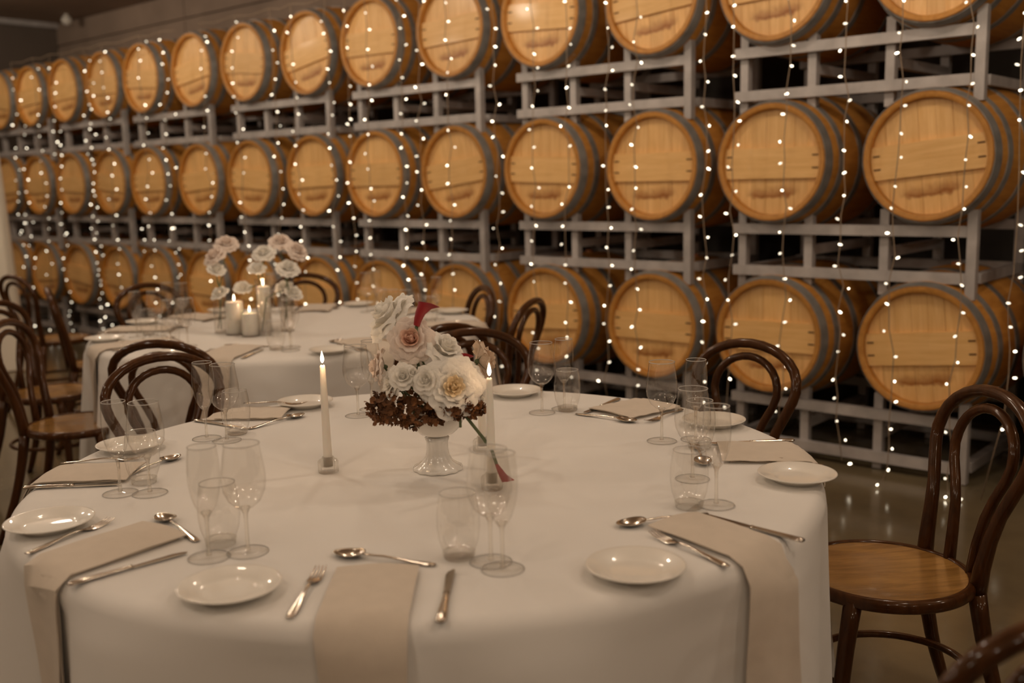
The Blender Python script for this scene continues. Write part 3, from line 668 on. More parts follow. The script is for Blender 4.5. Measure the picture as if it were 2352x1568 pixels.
def spoon_bowl(L=0.062, Wd=0.041, D=0.0085):
    m_ = MB(); nr, ns = 8, 28
    def P(u, a, dz):
        yy = cos(a)*L/2*u; ww = Wd/2*(1-0.16*cos(a)) * u
        return (sin(a)*ww, 0.068+yy, 0.0105-D*(1-u*u)+dz + (0.003*(-cos(a))*u if cos(a) < 0 else 0) - 0.002)
    for side, dz in ((0, 0.0), (1, -0.0012)):
        vs = [P(0, 0, dz)]; fs = []
        for i in range(1, nr+1):
            for k in range(ns): vs.append(P(i/nr, 2*PI*k/ns, dz))
        for k in range(ns): fs.append((0, 1+k, 1+(k+1) % ns) if side else (0, 1+(k+1) % ns, 1+k))
        for i in range(nr-1):
            for k in range(ns):
                a, b_, c, d = 1+i*ns+k, 1+i*ns+(k+1) % ns, 1+(i+1)*ns+(k+1) % ns, 1+(i+1)*ns+k
                fs.append((a, d, c, b_) if side else (a, b_, c, d))
        m_.add(vs, fs)
    o1 = 1+(nr-1)*ns; tot = 1+nr*ns
    m_.add([], [])
    for k in range(ns): m_.f.append((o1+k, o1+(k+1) % ns, tot+o1+(k+1) % ns, tot+o1+k)); m_.m.append(0)
    return m_.mesh('bowl', M_steel)
me_sbowl = spoon_bowl()
me_shandle = MB().tube(hp[:-1]+[(0, 0.033, 0.0075), (0, 0.041, 0.0095)], hr[:-1]+[0.0034, 0.0045], 10, flat=[0.2, 0.18, 0.22, 0.35, 0.6, 0.6, 0.5, 0.3]).mesh('handle', M_steel)
me_khandle = MB().tube([(0, -0.105, 0.004), (0, -0.100, 0.004), (0, -0.07, 0.004), (0, -0.03, 0.004), (0, 0.0, 0.004), (0, 0.006, 0.004)], [0.0055, 0.0090, 0.0082, 0.0062, 0.0052, 0.0066], 12, flat=[0.4, 0.42, 0.45, 0.55, 0.6, 0.55]).mesh('handle', M_steel)
kb = MB(); prof = [(-0.0050, 0.004), (-0.0062, 0.03), (-0.0075, 0.06), (-0.0085, 0.085), (-0.0055, 0.100), (0.0030, 0.108), (0.0058, 0.104), (0.0060, 0.05), (0.0050, 0.004)]
n = len(prof); vs = [(x, y, 0.0028 if x < 0 else 0.0022) for x, y in prof]+[(x, y, 0.0048 if x > 0 else 0.0034) for x, y in prof]
kb.add(vs, [tuple(range(n)), tuple(range(2*n-1, n-1, -1))]+[(i, i+n, (i+1) % n+n, (i+1) % n) for i in range(n)])
me_kblade = kb.mesh('blade', M_steel, True, 30)
def cut(kind, A, B, label, z=TZ+0.001, grp=None):
    """A = end of handle, B = tip (both x, y on the table)"""
    cx_, cy2 = (A[0]+B[0])/2, (A[1]+B[1])/2
    rz = math.atan2(B[1]-A[1], B[0]-A[0]) - PI/2
    spec = {'fork': [('handle', me_fhandle), ('tines', me_fhead)], 'spoon': [('handle', me_shandle), ('bowl', me_sbowl)], 'knife': [('handle', me_khandle), ('blade', me_kblade)]}[kind]
    t = thing(kind, label, kind, (cx_, cy2, z), rz, grp); assemble(spec, t); return t

# ================================================================== FRONT TABLE, SETTING BY SETTING
G1 = 'of the front table'
SETS = [  # napkin: (inner end, edge point), width, hang
 dict(n='left edge setting', nap=(((-2.217, 1.156), (-2.364, 1.018)), 0.138, 0.12), plate=(-2.428, 1.281), fork=((-2.442, 1.106), (-2.310, 1.252)), knife=((-2.302, 0.949), (-2.150, 1.101)), spoon=((-2.200, 1.135), (-2.255, 1.310)), wine=(-2.037, 1.111), flute=(-2.091, 1.071), tum=(-2.122, 1.145)),
 dict(n='front left setting', nap=(((-1.772, 0.976), (-1.750, 0.734)), 0.132, 0.42), plate=(-1.983, 0.864), fork=((-1.868, 0.762), (-1.922, 0.965)), knife=((-1.657, 0.742), (-1.636, 0.952)), spoon=((-1.675, 1.000), (-1.870, 1.036)), wine=(-1.553, 1.029), flute=(-1.587, 0.970), tum=(-1.629, 1.022)),
 dict(n='front centre setting', nap=(((-1.276, 1.104), (-1.133, 0.943)), 0.130, 0.42), plate=(-1.410, 0.895), fork=((-1.250, 0.893), (-1.375, 1.057)), knife=((-1.054, 1.026), (-1.188, 1.188)), spoon=((-1.232, 1.190), (-1.414, 1.117)), wine=(-1.168, 1.266), flute=(-1.128, 1.252), tum=(-1.227, 1.247)),
 dict(n='front right setting', nap=(((-1.008, 1.637), (-0.786, 1.585)), 0.118, 0.42), plate=(-0.935, 1.372), fork=((-0.825, 1.493), (-1.022, 1.552)), knife=((-0.780, 1.682), (-0.990, 1.702)), spoon=((-1.000, 1.715), (-1.095, 1.545)), wine=(-1.150, 1.910), flute=(-1.016, 1.780), tum=(-1.052, 1.735)),
 dict(n='right edge setting', nap=(((-1.194, 2.144), (-1.039, 2.248)), 0.165, 0.03), plate=(-0.963, 2.036), fork=((-0.959, 2.174), (-1.155, 2.128)), knife=((-1.119, 2.338), (-1.264, 2.194)), spoon=((-1.287, 2.157), (-1.180, 2.010)), wine=(-1.385, 2.151), flute=(-1.325, 2.215), tum=(-1.275, 2.150)),
 dict(n='back right setting', nap=(((-1.660, 2.325), (-1.628, 2.494)), 0.160, 0.0), plate=(-1.365, 2.375), fork=((-1.530, 2.480), (-1.520, 2.290)), knife=((-1.756, 2.490), (-1.728, 2.285)), spoon=((-1.728, 2.262), (-1.558, 2.272)), wine=(-1.836, 2.223), flute=(-1.815, 2.300), tum=(-1.795, 2.289)),
 dict(n='setting behind the flowers', nap=(((-2.125, 2.13), (-2.27, 2.30)), 0.150, 0.0), plate=(-2.060, 2.362), fork=((-2.22, 2.34), (-2.10, 2.20)), knife=((-2.40, 2.17), (-2.26, 2.03)), spoon=((-2.24, 1.99), (-2.12, 2.11)), wine=(-2.245, 1.885), flute=(-2.275, 1.965), tum=(-2.20, 1.945)),
 dict(n='back left setting', nap=(((-2.440, 1.755), (-2.575, 1.640)), 0.140, 0.0), plate=(-2.477, 1.874), fork=((-2.590, 1.745), (-2.430, 1.835)), knife=((-2.575, 1.560), (-2.370, 1.590)), spoon=((-2.365, 1.600), (-2.375, 1.785)), wine=(-2.306, 1.486), flute=(-2.371, 1.467), tum=(-2.350, 1.547)),
]
for S in SETS:
    n = S['n']; a = S['nap']
    napkin(T1, PH1, a[0], 0, a[1], a[2], f'folded beige linen napkin, {n} of the front table', 'folded napkins on the front table')
    plate(*S['plate'], f'round white side plate, {n} of the front table', grp='side plates on the front table')
    for k in ('fork', 'knife', 'spoon'):
        zz = TZ+0.001
        if n == 'back left setting' and k == 'fork': zz = TZ+0.0175
        cut(k, *S[k], f'polished steel {k}, {n} of the front table', zz, 'cutlery on the front table')
    wine(*S['wine'], f'empty stemmed wine glass, {n} of the front table', grp='wine glasses on the front table')
    flute(*S['flute'], f'empty champagne flute, {n} of the front table', grp='flutes on the front table')
    tumbler(*S['tum'], f'empty water tumbler, {n} of the front table', grp='tumblers on the front table')

# ================================================================== FAR TABLE SETTINGS
PHR = {-102: 'near left', -57: 'nearest the camera', -12: 'near right', 38: 'right', 85: 'far right', 133: 'far back', 184: 'far left', 219: 'left edge'}
for ang, ph_ in PHR.items():
    def at(dr_, dt_):
        a = rad(ang); return (T2[0]+dr_*cos(a)-dt_*sin(a), T2[1]+dr_*sin(a)+dt_*cos(a))
    n = f'{ph_} setting of the table behind'
    napkin(T2, PH2, ang, 0.60, 0.155, 0.30, f'folded beige napkin over the edge, {n}', 'folded napkins on the table behind')
    plate(*at(0.80, -0.215), f'white side plate, {n}', grp='side plates on the table behind')
    cut('fork', at(0.86, -0.105), at(0.66, -0.105), f'steel fork, {n}', grp='cutlery on the table behind')
    cut('knife', at(0.86, 0.105), at(0.65, 0.105), f'steel knife, {n}', grp='cutlery on the table behind')
    cut('spoon', at(0.56, 0.09), at(0.56, -0.09), f'steel dessert spoon, {n}', grp='cutlery on the table behind')
    wine(*at(0.575, 0.20), f'stemmed wine glass, {n}', grp='wine glasses on the table behind')
    flute(*at(0.655, 0.225), f'champagne flute, {n}', grp='flutes on the table behind')
    tumbler(*at(0.63, 0.155), f'water tumbler, {n}', grp='tumblers on the table behind')

# ================================================================== CHAIRS
def lerp(a, b, t): return a+(b-a)*t
def hoop_path(prof, arch_z, top_z, hw_arch, y_of, n=14):
    left = [(-hw, y_of(z), z) for z, hw in prof]
    arc = []
    for k in range(1, n):
        a = PI*k/n
        x = -hw_arch*cos(a); z = arch_z + (top_z-arch_z)*sin(a)**0.9
        arc.append((x, y_of(z), z))
    return left + arc + [(-x, y, z) for x, y, z in left[::-1]]
def yb(z): return -0.170 - 0.100*(min(1, (z-0.43)/0.455))**1.4 if z > 0.43 else -0.170
def yi(z): return -0.196 - 0.066*(min(1, (z-0.44)/0.405))**1.3 if z > 0.44 else -0.196
outer = hoop_path([(0.43, 0.122), (0.50, 0.126), (0.57, 0.134), (0.63, 0.148), (0.69, 0.174), (0.73, 0.190), (0.76, 0.196)], 0.76, 0.885, 0.196, yb)
inner = hoop_path([(0.45, 0.050), (0.53, 0.055), (0.60, 0.066), (0.65, 0.086), (0.70, 0.112), (0.735, 0.122)], 0.735, 0.845, 0.122, yi)
no = len(outer)
ro = [0.0155 + 0.0055*max(0, (0.62-p[2])/0.19) for p in outer]
me_ho = MB().tube(outer, ro, 12).mesh('outer_hoop', M_chair)
me_hi = MB().tube(inner, [0.0125 + 0.003*max(0, (0.6-p[2])/0.15) for p in inner], 12).mesh('inner_hoop', M_chair)
me_seat = MB().lathe([(0.0001, 0.4535), (0.10, 0.4545), (0.17, 0.4575), (0.192, 0.4605), (0.192, 0.445), (0.0001, 0.445)], 56).mesh('seat_panel', M_seat, True, 40)
me_rim = MB().lathe([(0.188, 0.440), (0.190, 0.4600), (0.1925, 0.4640), (0.199, 0.4655), (0.206, 0.4625), (0.210, 0.455), (0.210, 0.440), (0.205, 0.435), (0.190, 0.435), (0.188, 0.440)], 56).mesh('seat_rim', M_chair, True, 60)
def leg_path(x0, y0, x1, y1, z0, bend):
    out = []
    for k in range(9):
        t = k/8; out.append((lerp(x0, x1, t)+0, lerp(y0, y1, t)+bend*sin(PI*t), lerp(z0, 0.0, t)))
    return out
me_lf = MB().tube(leg_path(0.135, 0.135, 0.172, 0.175, 0.445, 0.012), [lerp(0.021, 0.0135, k/8) for k in range(9)], 12).mesh('leg', M_chair)
me_lf2 = MB().tube(leg_path(-0.135, 0.135, -0.172, 0.175, 0.445, 0.012), [lerp(0.021, 0.0135, k/8) for k in range(9)], 12).mesh('leg', M_chair)
me_lb = MB().tube(leg_path(0.124, -0.170, 0.165, -0.290, 0.44, 0.020), [lerp(0.021, 0.014, k/8) for k in range(9)], 12).mesh('leg', M_chair)
me_lb2 = MB().tube(leg_path(-0.124, -0.170, -0.165, -0.290, 0.44, 0.020), [lerp(0.021, 0.014, k/8) for k in range(9)], 12).mesh('leg', M_chair)
me_ring = MB().tube([(0.172*cos(2*PI*k/36), -0.025+0.185*sin(2*PI*k/36), 0.215) for k in range(36)], 0.0095, 10, closed=True).mesh('stretcher_ring', M_chair)
def chair(cx, cy, deg, label, grp):
    """deg: direction from the table centre out to the chair"""
    t = thing('bentwood_chair', label, 'chair', (cx, cy, 0), rad(deg)+PI/2, grp)
    for nm, me in (('outer_hoop', me_ho), ('inner_hoop', me_hi), ('seat_panel', me_seat), ('seat_rim', me_rim), ('leg', me_lf), ('leg', me_lf2), ('leg', me_lb), ('leg', me_lb2), ('stretcher_ring', me_ring)):
        ob(nm, me, t)
    return t
def chair_at(T, deg, r, label, grp, turn=0):
    return chair(T[0]+r*cos(rad(deg)), T[1]+r*sin(rad(deg)), deg+turn, label, grp)
gA, gB = 'bentwood chairs around the front table', 'bentwood chairs around the table behind'
chair(-0.893, 2.366, 47, 'dark bentwood chair with its brown seat in view, right of the front table', gA)
chair_at(T1, 83, 1.01, 'dark bentwood chair behind the back right setting, before the barrels', gA, turn=-3)
chair_at(T1, 128, 0.97, 'dark bentwood chair half hidden behind the centre roses', gA)
chair_at(T1, 179, 0.97, 'dark bentwood chair behind the wine glasses at the back left of the front table', gA)
chair(-0.445, 1.50, -38, 'blurred bentwood chair back cut by the bottom right corner', gA)
chair(-4.10, 1.945, -138, 'bentwood chair with brown seat at the left photo edge, nearest the camera', gB)
chair(-4.86, 2.19, -150, 'bentwood chair at the left edge, behind the nearest left chair', gB)
chair_at(T2, -57, 1.05, 'bentwood chair behind another, near side of the table behind', gB)
chair_at(T2, -12, 1.05, 'bentwood chair at the table behind, peeking out above the red calla', gB)
chair(-3.14, 3.36, 20, 'bentwood chair seen edge-on before a barrel, right side of the table behind', gB)
chair(-3.60, 3.53, 60, 'bentwood chair seen edge-on, further back on the right of the table behind', gB)
chair_at(T2, 140, 1.05, 'bentwood chair just right of the bud vases on the far side', gB)
chair_at(T2, 180, 1.05, 'bentwood chair behind the far glasses, before the left barrels', gB)
chair(-6.62, 3.05, -85, 'distant blurred bentwood chair beside the white drape', 'stray chairs on the left')
chair(-5.44, 2.77, -115, 'distant bentwood chair seen edge-on, right of the one by the drape', 'stray chairs on the left')

# ================================================================== DRAPE
vs = []; fs = []; nu, nv = 60, 24
for j in range(nv+1):
    t = j/nv; z = 3.34*(1-t)+0.01
    xr = -8.45 + 0.33*t**0.8; wd = 0.85+0.9*t
    for i in range(nu+1):
        u = i/nu
        vs.append((xr - wd*u, 3.45+(0.03+0.05*t)*sin(u*38)+0.02*sin(u*91+1), z))
for j in range(nv):
    for i in range(nu): fs.append((j*(nu+1)+i, j*(nu+1)+i+1, (j+1)*(nu+1)+i+1, (j+1)*(nu+1)+i))
tag(ob('drape', MB().add(vs, fs).mesh('drape', M_drape)), 'white floor length fabric drape hanging at the left photo edge', 'drape')

# ================================================================== CENTREPIECE
VX, VY = -1.662, 1.628
t = thing('compote_vase', 'white milk glass compote bowl on a fluted foot holding the roses', 'vase', (VX, VY, TZ))
ob('bowl', MB().lathe([(0.0001, 0.079), (0.020, 0.080), (0.040, 0.088), (0.056, 0.103), (0.064, 0.122), (0.067, 0.145), (0.064, 0.146), (0.060, 0.124), (0.050, 0.105), (0.030, 0.092), (0.0001, 0.088)], 48).mesh('bowl', M_milk), t)
ob('pedestal', MB().lathe([(0.0001, 0.0005), (0.055, 0.0005), (0.058, 0.003), (0.055, 0.009), (0.045, 0.014), (0.034, 0.022), (0.0275, 0.034), (0.0245, 0.050), (0.0245, 0.066), (0.028, 0.078), (0.0001, 0.081)], 72,
   mod=lambda a, z: 1+0.035*cos(12*a+z*40)).mesh('pedestal', M_milk), t)

def frame(n):
    n = Vector(n).normalized(); ref = Vector((0, 0, 1)) if abs(n.z) < 0.95 else Vector((0, 1, 0))
    x = ref.cross(n).normalized(); y = n.cross(x)
    return Matrix((x, y, n)).transposed().to_euler()
def petal_mesh(R, H, W, curl, tip, mat, seed, thick=0, cup=1.0, point=0.0):
    """one petal standing on the origin: base at axis, opening towards +x. R radial reach, H height, W angular half width"""
    rnd = random.Random(seed); nu, nv = 8, 8; vs = []
    p1, p2, p3 = rnd.uniform(0, 6), rnd.uniform(0, 6), rnd.uniform(.7, 1.3)
    for j in range(nv+1):
        v = j/nv
        wid = W*(0.30+0.70*sin(PI*min(1, v*0.62+0.12))**0.7) * (1 if v < 0.75 else math.sqrt(max(0.0, 1-((v-0.75)/0.29)**2))*(1-point*(v-0.75)))
        for i in range(nu+1):
            u = 2*i/nu-1
            a = u*wid
            rho = R*(v**0.55) * (1 - 0.10*cup*abs(u)**2*v)
            z = H*(v**0.9) - 0.10*H*abs(u)**2*v
            rho += curl*max(0, v-0.55)**1.6*2.6*(1+0.5*abs(u)); z -= tip*max(0, v-0.6)**1.8*4.5*(1+0.6*abs(u)**2)
            ruf = 0.035*R*v*v*(sin(3.5*u*p3+p1)+0.6*sin(7*u+p2))
            z += ruf*0.8; rho += ruf*0.6
            vs.append((rho*cos(a), rho*sin(a), z))
    fs = [(j*(nu+1)+i, j*(nu+1)+i+1, (j+1)*(nu+1)+i+1, (j+1)*(nu+1)+i) for j in range(nv) for i in range(nu)]
    return MB().add(vs, fs).mesh('petal', mat)
PVAR = {}
def petal_var(kind, layer, mat, args):
    k = (kind, layer, mat.name)
    if k not in PVAR: PVAR[k] = [petal_mesh(*args, mat=mat, seed=hash((layer, s)) % 999 + s*31) for s in range(3)]
    return PVAR[k]
STYLES = {  # layers: (count, R, H, W, curl, tip, material slot 0 inner / 1 outer)
 'rose': [(3, .13, .78, 1.5, 0, 0, 0), (4, .24, .80, 1.1, .02, 0.01, 0), (5, .38, .80, .95, .05, .05, 0), (5, .55, .74, .85, .12, .12, 1), (6, .74, .62, .75, .20, .22, 1), (7, .92, .42, .66, .20, .22, 1)],
 'open': [(5, .12, .50, .9, 0, 0, 0), (7, .22, .52, .6, .02, 0, 0), (8, .34, .52, .5, .04, .02, 0), (7, .50, .52, .6, .06, .03, 1), (7, .68, .48, .62, .14, .08, 1), (8, .88, .38, .58, .18, .12, 1), (6, 1.05, .22, .60, .18, .16, 1)],
 'small': [(3, .22, .9, 1.4, 0, 0, 0), (4, .45, .92, 1.0, .04, .03, 1), (5, .72, .8, .85, .14, .12, 1), (6, .95, .55, .7, .2, .2, 1)],
 'bud': [(3, .30, 1.1, 1.6, 0, 0, 0), (4, .50, 1.05, 1.1, .05, .04, 1), (4, .62, .9, .9, .1, .1, 1)],
}
def flower(name, label, cat, pos, nrm, R, style, m_in, m_out, stem=None, grp='flowers in the white compote', seed=1, sepal=True):
    rnd = random.Random(seed)
    n = Vector(nrm).normalized()
    H0 = 0.55*R
    t = thing(name, label, cat, Vector(pos)-n*H0*0.6, group=grp, rot=frame(nrm))
    t.scale = (R, R, R)
    for li, (cnt, r_, h_, w_, cu, ti, ms) in enumerate(STYLES[style]):
        vs_ = petal_var(style, li, m_out if ms else m_in, (r_, h_, w_, cu, ti))
        a0 = rnd.uniform(0, 6)
        for k in range(cnt):
            ob('petal', vs_[rnd.randrange(3)], t, (0, 0, -0.02*li), (rnd.uniform(-.06, .06), rnd.uniform(-.07, .07), a0+2*PI*k/cnt+rnd.uniform(-.12, .12)))
    hk = ('heart', m_in.name)
    if hk not in PVAR:
        hm = MB(); hv = []; sg, ng = 28, 9
        for i in range(ng+1):
            t_ = i/ng
            for k in range(sg):
                a = 2*PI*k/sg; rr = (0.19*(1-0.55*t_**3) if t_ < 0.85 else 0.19*(1-0.55*t_**3)*(1-(t_-0.85)/0.15))*(1+0.16*sin(3*a+4*t_))
                hv.append((max(rr, .002)*cos(a), max(rr, .002)*sin(a), 0.78*t_ + 0.05*sin(3*a+4*t_)*t_))
        hm.add(hv, [(i*sg+k, i*sg+(k+1) % sg, (i+1)*sg+(k+1) % sg, (i+1)*sg+k) for i in range(ng) for k in range(sg)])
        PVAR[hk] = hm.mesh('heart', m_in)
    hh = ob('heart', PVAR[hk], t, (0, 0, 0), (0, 0, rnd.uniform(0, 6)))
    if style == 'open': hh.scale = (0.7, 0.7, 0.55)
    if sepal:
        sm = MB()
        for k in range(5):
            a = 2*PI*k/5
            sm.add([(0.08*cos(a-.5), 0.08*sin(a-.5), -.12), (0.08*cos(a+.5), 0.08*sin(a+.5), -.12), (0.62*cos(a), .62*sin(a), -.02+.1*(k % 2))], [(0, 1, 2)])
        sm.lathe([(.001, -.30), (.09, -.27), (.13, -.15), (.08, 0)], 10)
        ob('calyx', sm.mesh('calyx', M_green, True), t)
    if stem:
        mi = t.matrix_basis.inverted() if False else None
        M4 = Matrix.LocRotScale(t.location, t.rotation_euler, t.scale).inverted()
        pts = [M4 @ Vector(p) for p in [Vector(pos)-n*H0*0.75]+[Vector(q) for q in stem]]
        ob('stem', MB().tube(pts, 0.0024/R, 7).mesh('stem', M_green), t)
    return t
CAM = Vector((0, 0, 1.41))
def tocam(p, dx=0.0, dz=0.0, k=1.0):   # a direction that leans towards the side the flower is seen from, plus sideways / up
    d = (CAM-Vector(p)).normalized()*k
    return d + Vector((0.755, 0.656, 0))*dx + Vector((0, 0, 1))*dz
inb = (VX, VY, TZ+0.125)
P = (-1.758, 1.572, 1.114); flower('rose', 'white rose facing up and away at the upper left of the compote', 'rose', P, tocam(P, -0.9, 0.75, 0.3), 0.067, 'rose', M_rwhite, M_rwhite, [(-1.71, 1.60, 1.03), inb], seed=3)
P = (-1.655, 1.55, 1.068); flower('rose', 'blush rose with a pink heart, top centre below the calla', 'rose', P, tocam(P, -0.1, 0.25), 0.052, 'rose', M_rpink, M_rblush, [(-1.65, 1.60, 0.98), inb], seed=5)
P = (-1.612, 1.615, 1.045); flower('rose', 'ivory rose facing up beside the blush rose, right of it', 'rose', P, tocam(P, 0.6, 0.8, 0.5), 0.052, 'rose', M_rwhite, M_rwhite, [inb], seed=8)
P = (-1.600, 1.735, 1.000); flower('rose', 'tan pink rose turned away at the right of the bouquet', 'rose', P, tocam(P, 0.9, 0.15, -0.35), 0.046, 'rose', M_rtan, M_rtan, [(-1.62, 1.68, 0.93), inb], seed=9)
P = (-1.541, 1.566, 0.971); flower('garden_rose', 'large open ivory garden rose with golden centre facing the front', 'rose', P, tocam(P, 0.10, 0.12), 0.063, 'open', M_rcream, M_rwhite, [inb], seed=11)
P = (-1.682, 1.500, 0.975); flower('carnation', 'small ruffled white bloom at the lower left of the bouquet', 'flower', P, tocam(P, -0.9, 0.1, 0.5), 0.034, 'open', M_rwhite, M_rwhite, [inb], seed=12)
P = (-1.640, 1.508, 0.992); flower('spray_rose', 'small white spray rose above the brown hydrangea, left of centre', 'rose', P, tocam(P, -0.1, 0.3), 0.030, 'small', M_rwhite, M_rwhite, [inb], seed=13)
P = (-1.590, 1.530, 0.985); flower('spray_rose', 'white cupped spray rose beside the large garden rose', 'rose', P, tocam(P, -0.4, 0.15), 0.032, 'small', M_rwhite, M_rwhite, [inb], seed=14)
P = (-1.620, 1.520, 1.000); flower('rose_bud', 'tiny white bud between the two spray roses', 'flower', P, tocam(P, 0.1, 0.8), 0.016, 'bud', M_rwhite, M_rwhite, [inb], seed=15)
P = (-1.738, 1.520, 1.003); flower('rose', 'blush pink rose seen from the side at the left edge of the bouquet', 'rose', P, tocam(P, -1.0, 0.1, 0.1), 0.040, 'rose', M_rblush, M_rblush, [(-1.69, 1.56, 0.93), inb], seed=16)
P = (-1.568, 1.662, 0.985); flower('carnation', 'ruffled white bloom behind the garden rose, upper right', 'flower', P, tocam(P, 0.8, 0.5, 0.5), 0.034, 'open', M_rwhite, M_rwhite, [inb], seed=17)
P = (-1.522, 1.635, 0.935); flower('carnation', 'ruffled white bloom under the garden rose by the candle', 'flower', P, tocam(P, 1.0, -0.1, 0.5), 0.032, 'open', M_rwhite, M_rwhite, [inb], seed=18)
P = (-1.700, 1.600, 1.030); flower('rose', 'white rose low behind the blush rose', 'rose', P, tocam(P, -0.3, 0.4), 0.038, 'small', M_rwhite, M_rwhite, [inb], seed=19)
# dried hydrangea heads: each floret a part
def floret_mesh(seed):
    rnd = random.Random(seed); m_ = MB()
    for k in range(4):
        a = PI/2*k+rnd.uniform(-.3, .3); r = rnd.uniform(.0075, .0105); lift = rnd.uniform(-.2, .9); tw = rnd.uniform(-.5, .5)
        vs = []
        for v, wv in ((0, .15), (.35, .8), (.75, 1.0), (1.0, .45)):
            for u in (-1, 0, 1):
                x = v*r; y = u*wv*r*.52; z = lift*v*v*r*.8 + abs(u)*r*.22*v + tw*u*v*r*.4 + rnd.uniform(-.0006, .0006)
                vs.append((x*cos(a)-y*sin(a), x*sin(a)+y*cos(a), z))
        m_.add(vs, [(i*3+j, i*3+j+1, (i+1)*3+j+1, (i+1)*3+j) for i in range(3) for j in range(2)])
    return m_.mesh('floret', M_hyd, True)
flor = [floret_mesh(s) for s in range(8)]
def hydrangea(c, rx, ry, rz_, n, label, seed):
    rnd = random.Random(seed)
    t = thing('dried_hydrangea', label, 'flower', c, group='flowers in the white compote', rz=rad(41))
    for k in range(n):
        zc = rnd.uniform(-0.95, 0.75); a = rnd.uniform(0, 2*PI); s_ = math.sqrt(1-zc*zc); q = rnd.uniform(.72, 1.0)
        d = Vector((s_*cos(a), s_*sin(a), zc))
        p = Vector((d.x*rx*q, d.y*ry*q, d.z*rz_*q))
        e = frame(d + Vector((rnd.uniform(-.7, .7), rnd.uniform(-.7, .7), rnd.uniform(-.7, .7))))
        o = ob('floret', flor[rnd.randrange(8)], t, p, e); s = rnd.uniform(.8, 1.25); o.scale = (s, s, s)
    ob('stem', MB().tube([(0, 0, 0.01), (0, 0, -0.05)], 0.003, 6).mesh('stem', M_green), t)
    return t
hydrangea((-1.655, 1.552, 0.914), 0.108, 0.070, 0.046, 295, 'brown dried hydrangea head spilling over the left rim of the compote', 2)
hydrangea((-1.560, 1.602, 0.920), 0.060, 0.058, 0.026, 150, 'smaller brown dried hydrangea head over the right rim of the compote', 4)
# calla lilies
def calla(label, pts, rs, lip, mat, stemp, seed=0):
    t = thing('calla_lily', label, 'flower', pts[0], group='flowers in the white compote')
    o0 = Vector(pts[0]); m_ = MB(); seg = 20
    P_ = [Vector(p)-o0 for p in pts]; n_ = len(P_); vs = []
    sd = Vector(lip).normalized()
    ax = (P_[-1]-P_[0]).normalized(); sd = (sd-ax*sd.dot(ax)).normalized(); bb = ax.cross(sd)
    for i in range(n_):
        tt = i/(n_-1)
        for k in range(seg):
            a = 2*PI*k/seg; c_ = cos(a)
            r = rs[i]
            ext = max(0, c_)**3*tt**3*0.020*(rs[-1]/0.014)
            p = P_[i] + sd*(c_*r + ext) + bb*(sin(a)*r) + ax*(-(0.010)*max(0, -c_)*tt**2*0.2 + (0.005*max(0, c_)*tt**2)) - Vector((0, 0, 1))*ext*0.18
            vs.append(p)
    fs = [(i*seg+k, i*seg+(k+1) % seg, (i+1)*seg+(k+1) % seg, (i+1)*seg+k) for i in range(n_-1) for k in range(seg)]
    ob('spathe', MB().add(vs, fs).mesh('spathe', mat), t)
    ob('spadix', MB().tube([P_[1], P_[-1]*0.8+P_[1]*0.2], [0.003, 0.0022], 8).mesh('spadix', M_rcream), t)
    if stemp: ob('stem', MB().tube([P_[0]+(P_[1]-P_[0])*.15]+[Vector(q)-o0 for q in stemp], 0.0036, 8).mesh('stem', M_green), t)
calla('deep red calla lily standing up from the top of the bouquet', [(-1.641, 1.556, 1.098), (-1.639, 1.559, 1.112), (-1.636, 1.563, 1.127), (-1.632, 1.568, 1.140), (-1.629, 1.572, 1.149)], [0.007, 0.0088, 0.0100, 0.0115, 0.0140], (0.755, 0.656, 0), M_calla, [(-1.655, 1.560, 1.05), (-1.66, 1.60, 0.90)])
calla('small red calla bud tucked behind the garden rose', [(-1.592, 1.640, 1.000), (-1.590, 1.640, 1.008), (-1.586, 1.640, 1.018), (-1.582, 1.640, 1.026)], [0.004, 0.006, 0.008, 0.010], (0.755, 0.656, 0), M_calla, [(-1.60, 1.63, 0.90)])
calla('drooping red calla lily touching the cloth right of the compote', [(-1.436, 1.581, 0.812), (-1.430, 1.583, 0.800), (-1.423, 1.585, 0.787), (-1.416, 1.588, 0.775)], [0.003, 0.0055, 0.0065, 0.008], (0.6, 0.4, 0.4), M_calla, [(-1.450, 1.585, 0.835), (-1.478, 1.588, 0.860), (-1.53, 1.595, 0.895), (-1.585, 1.62, 0.915)])

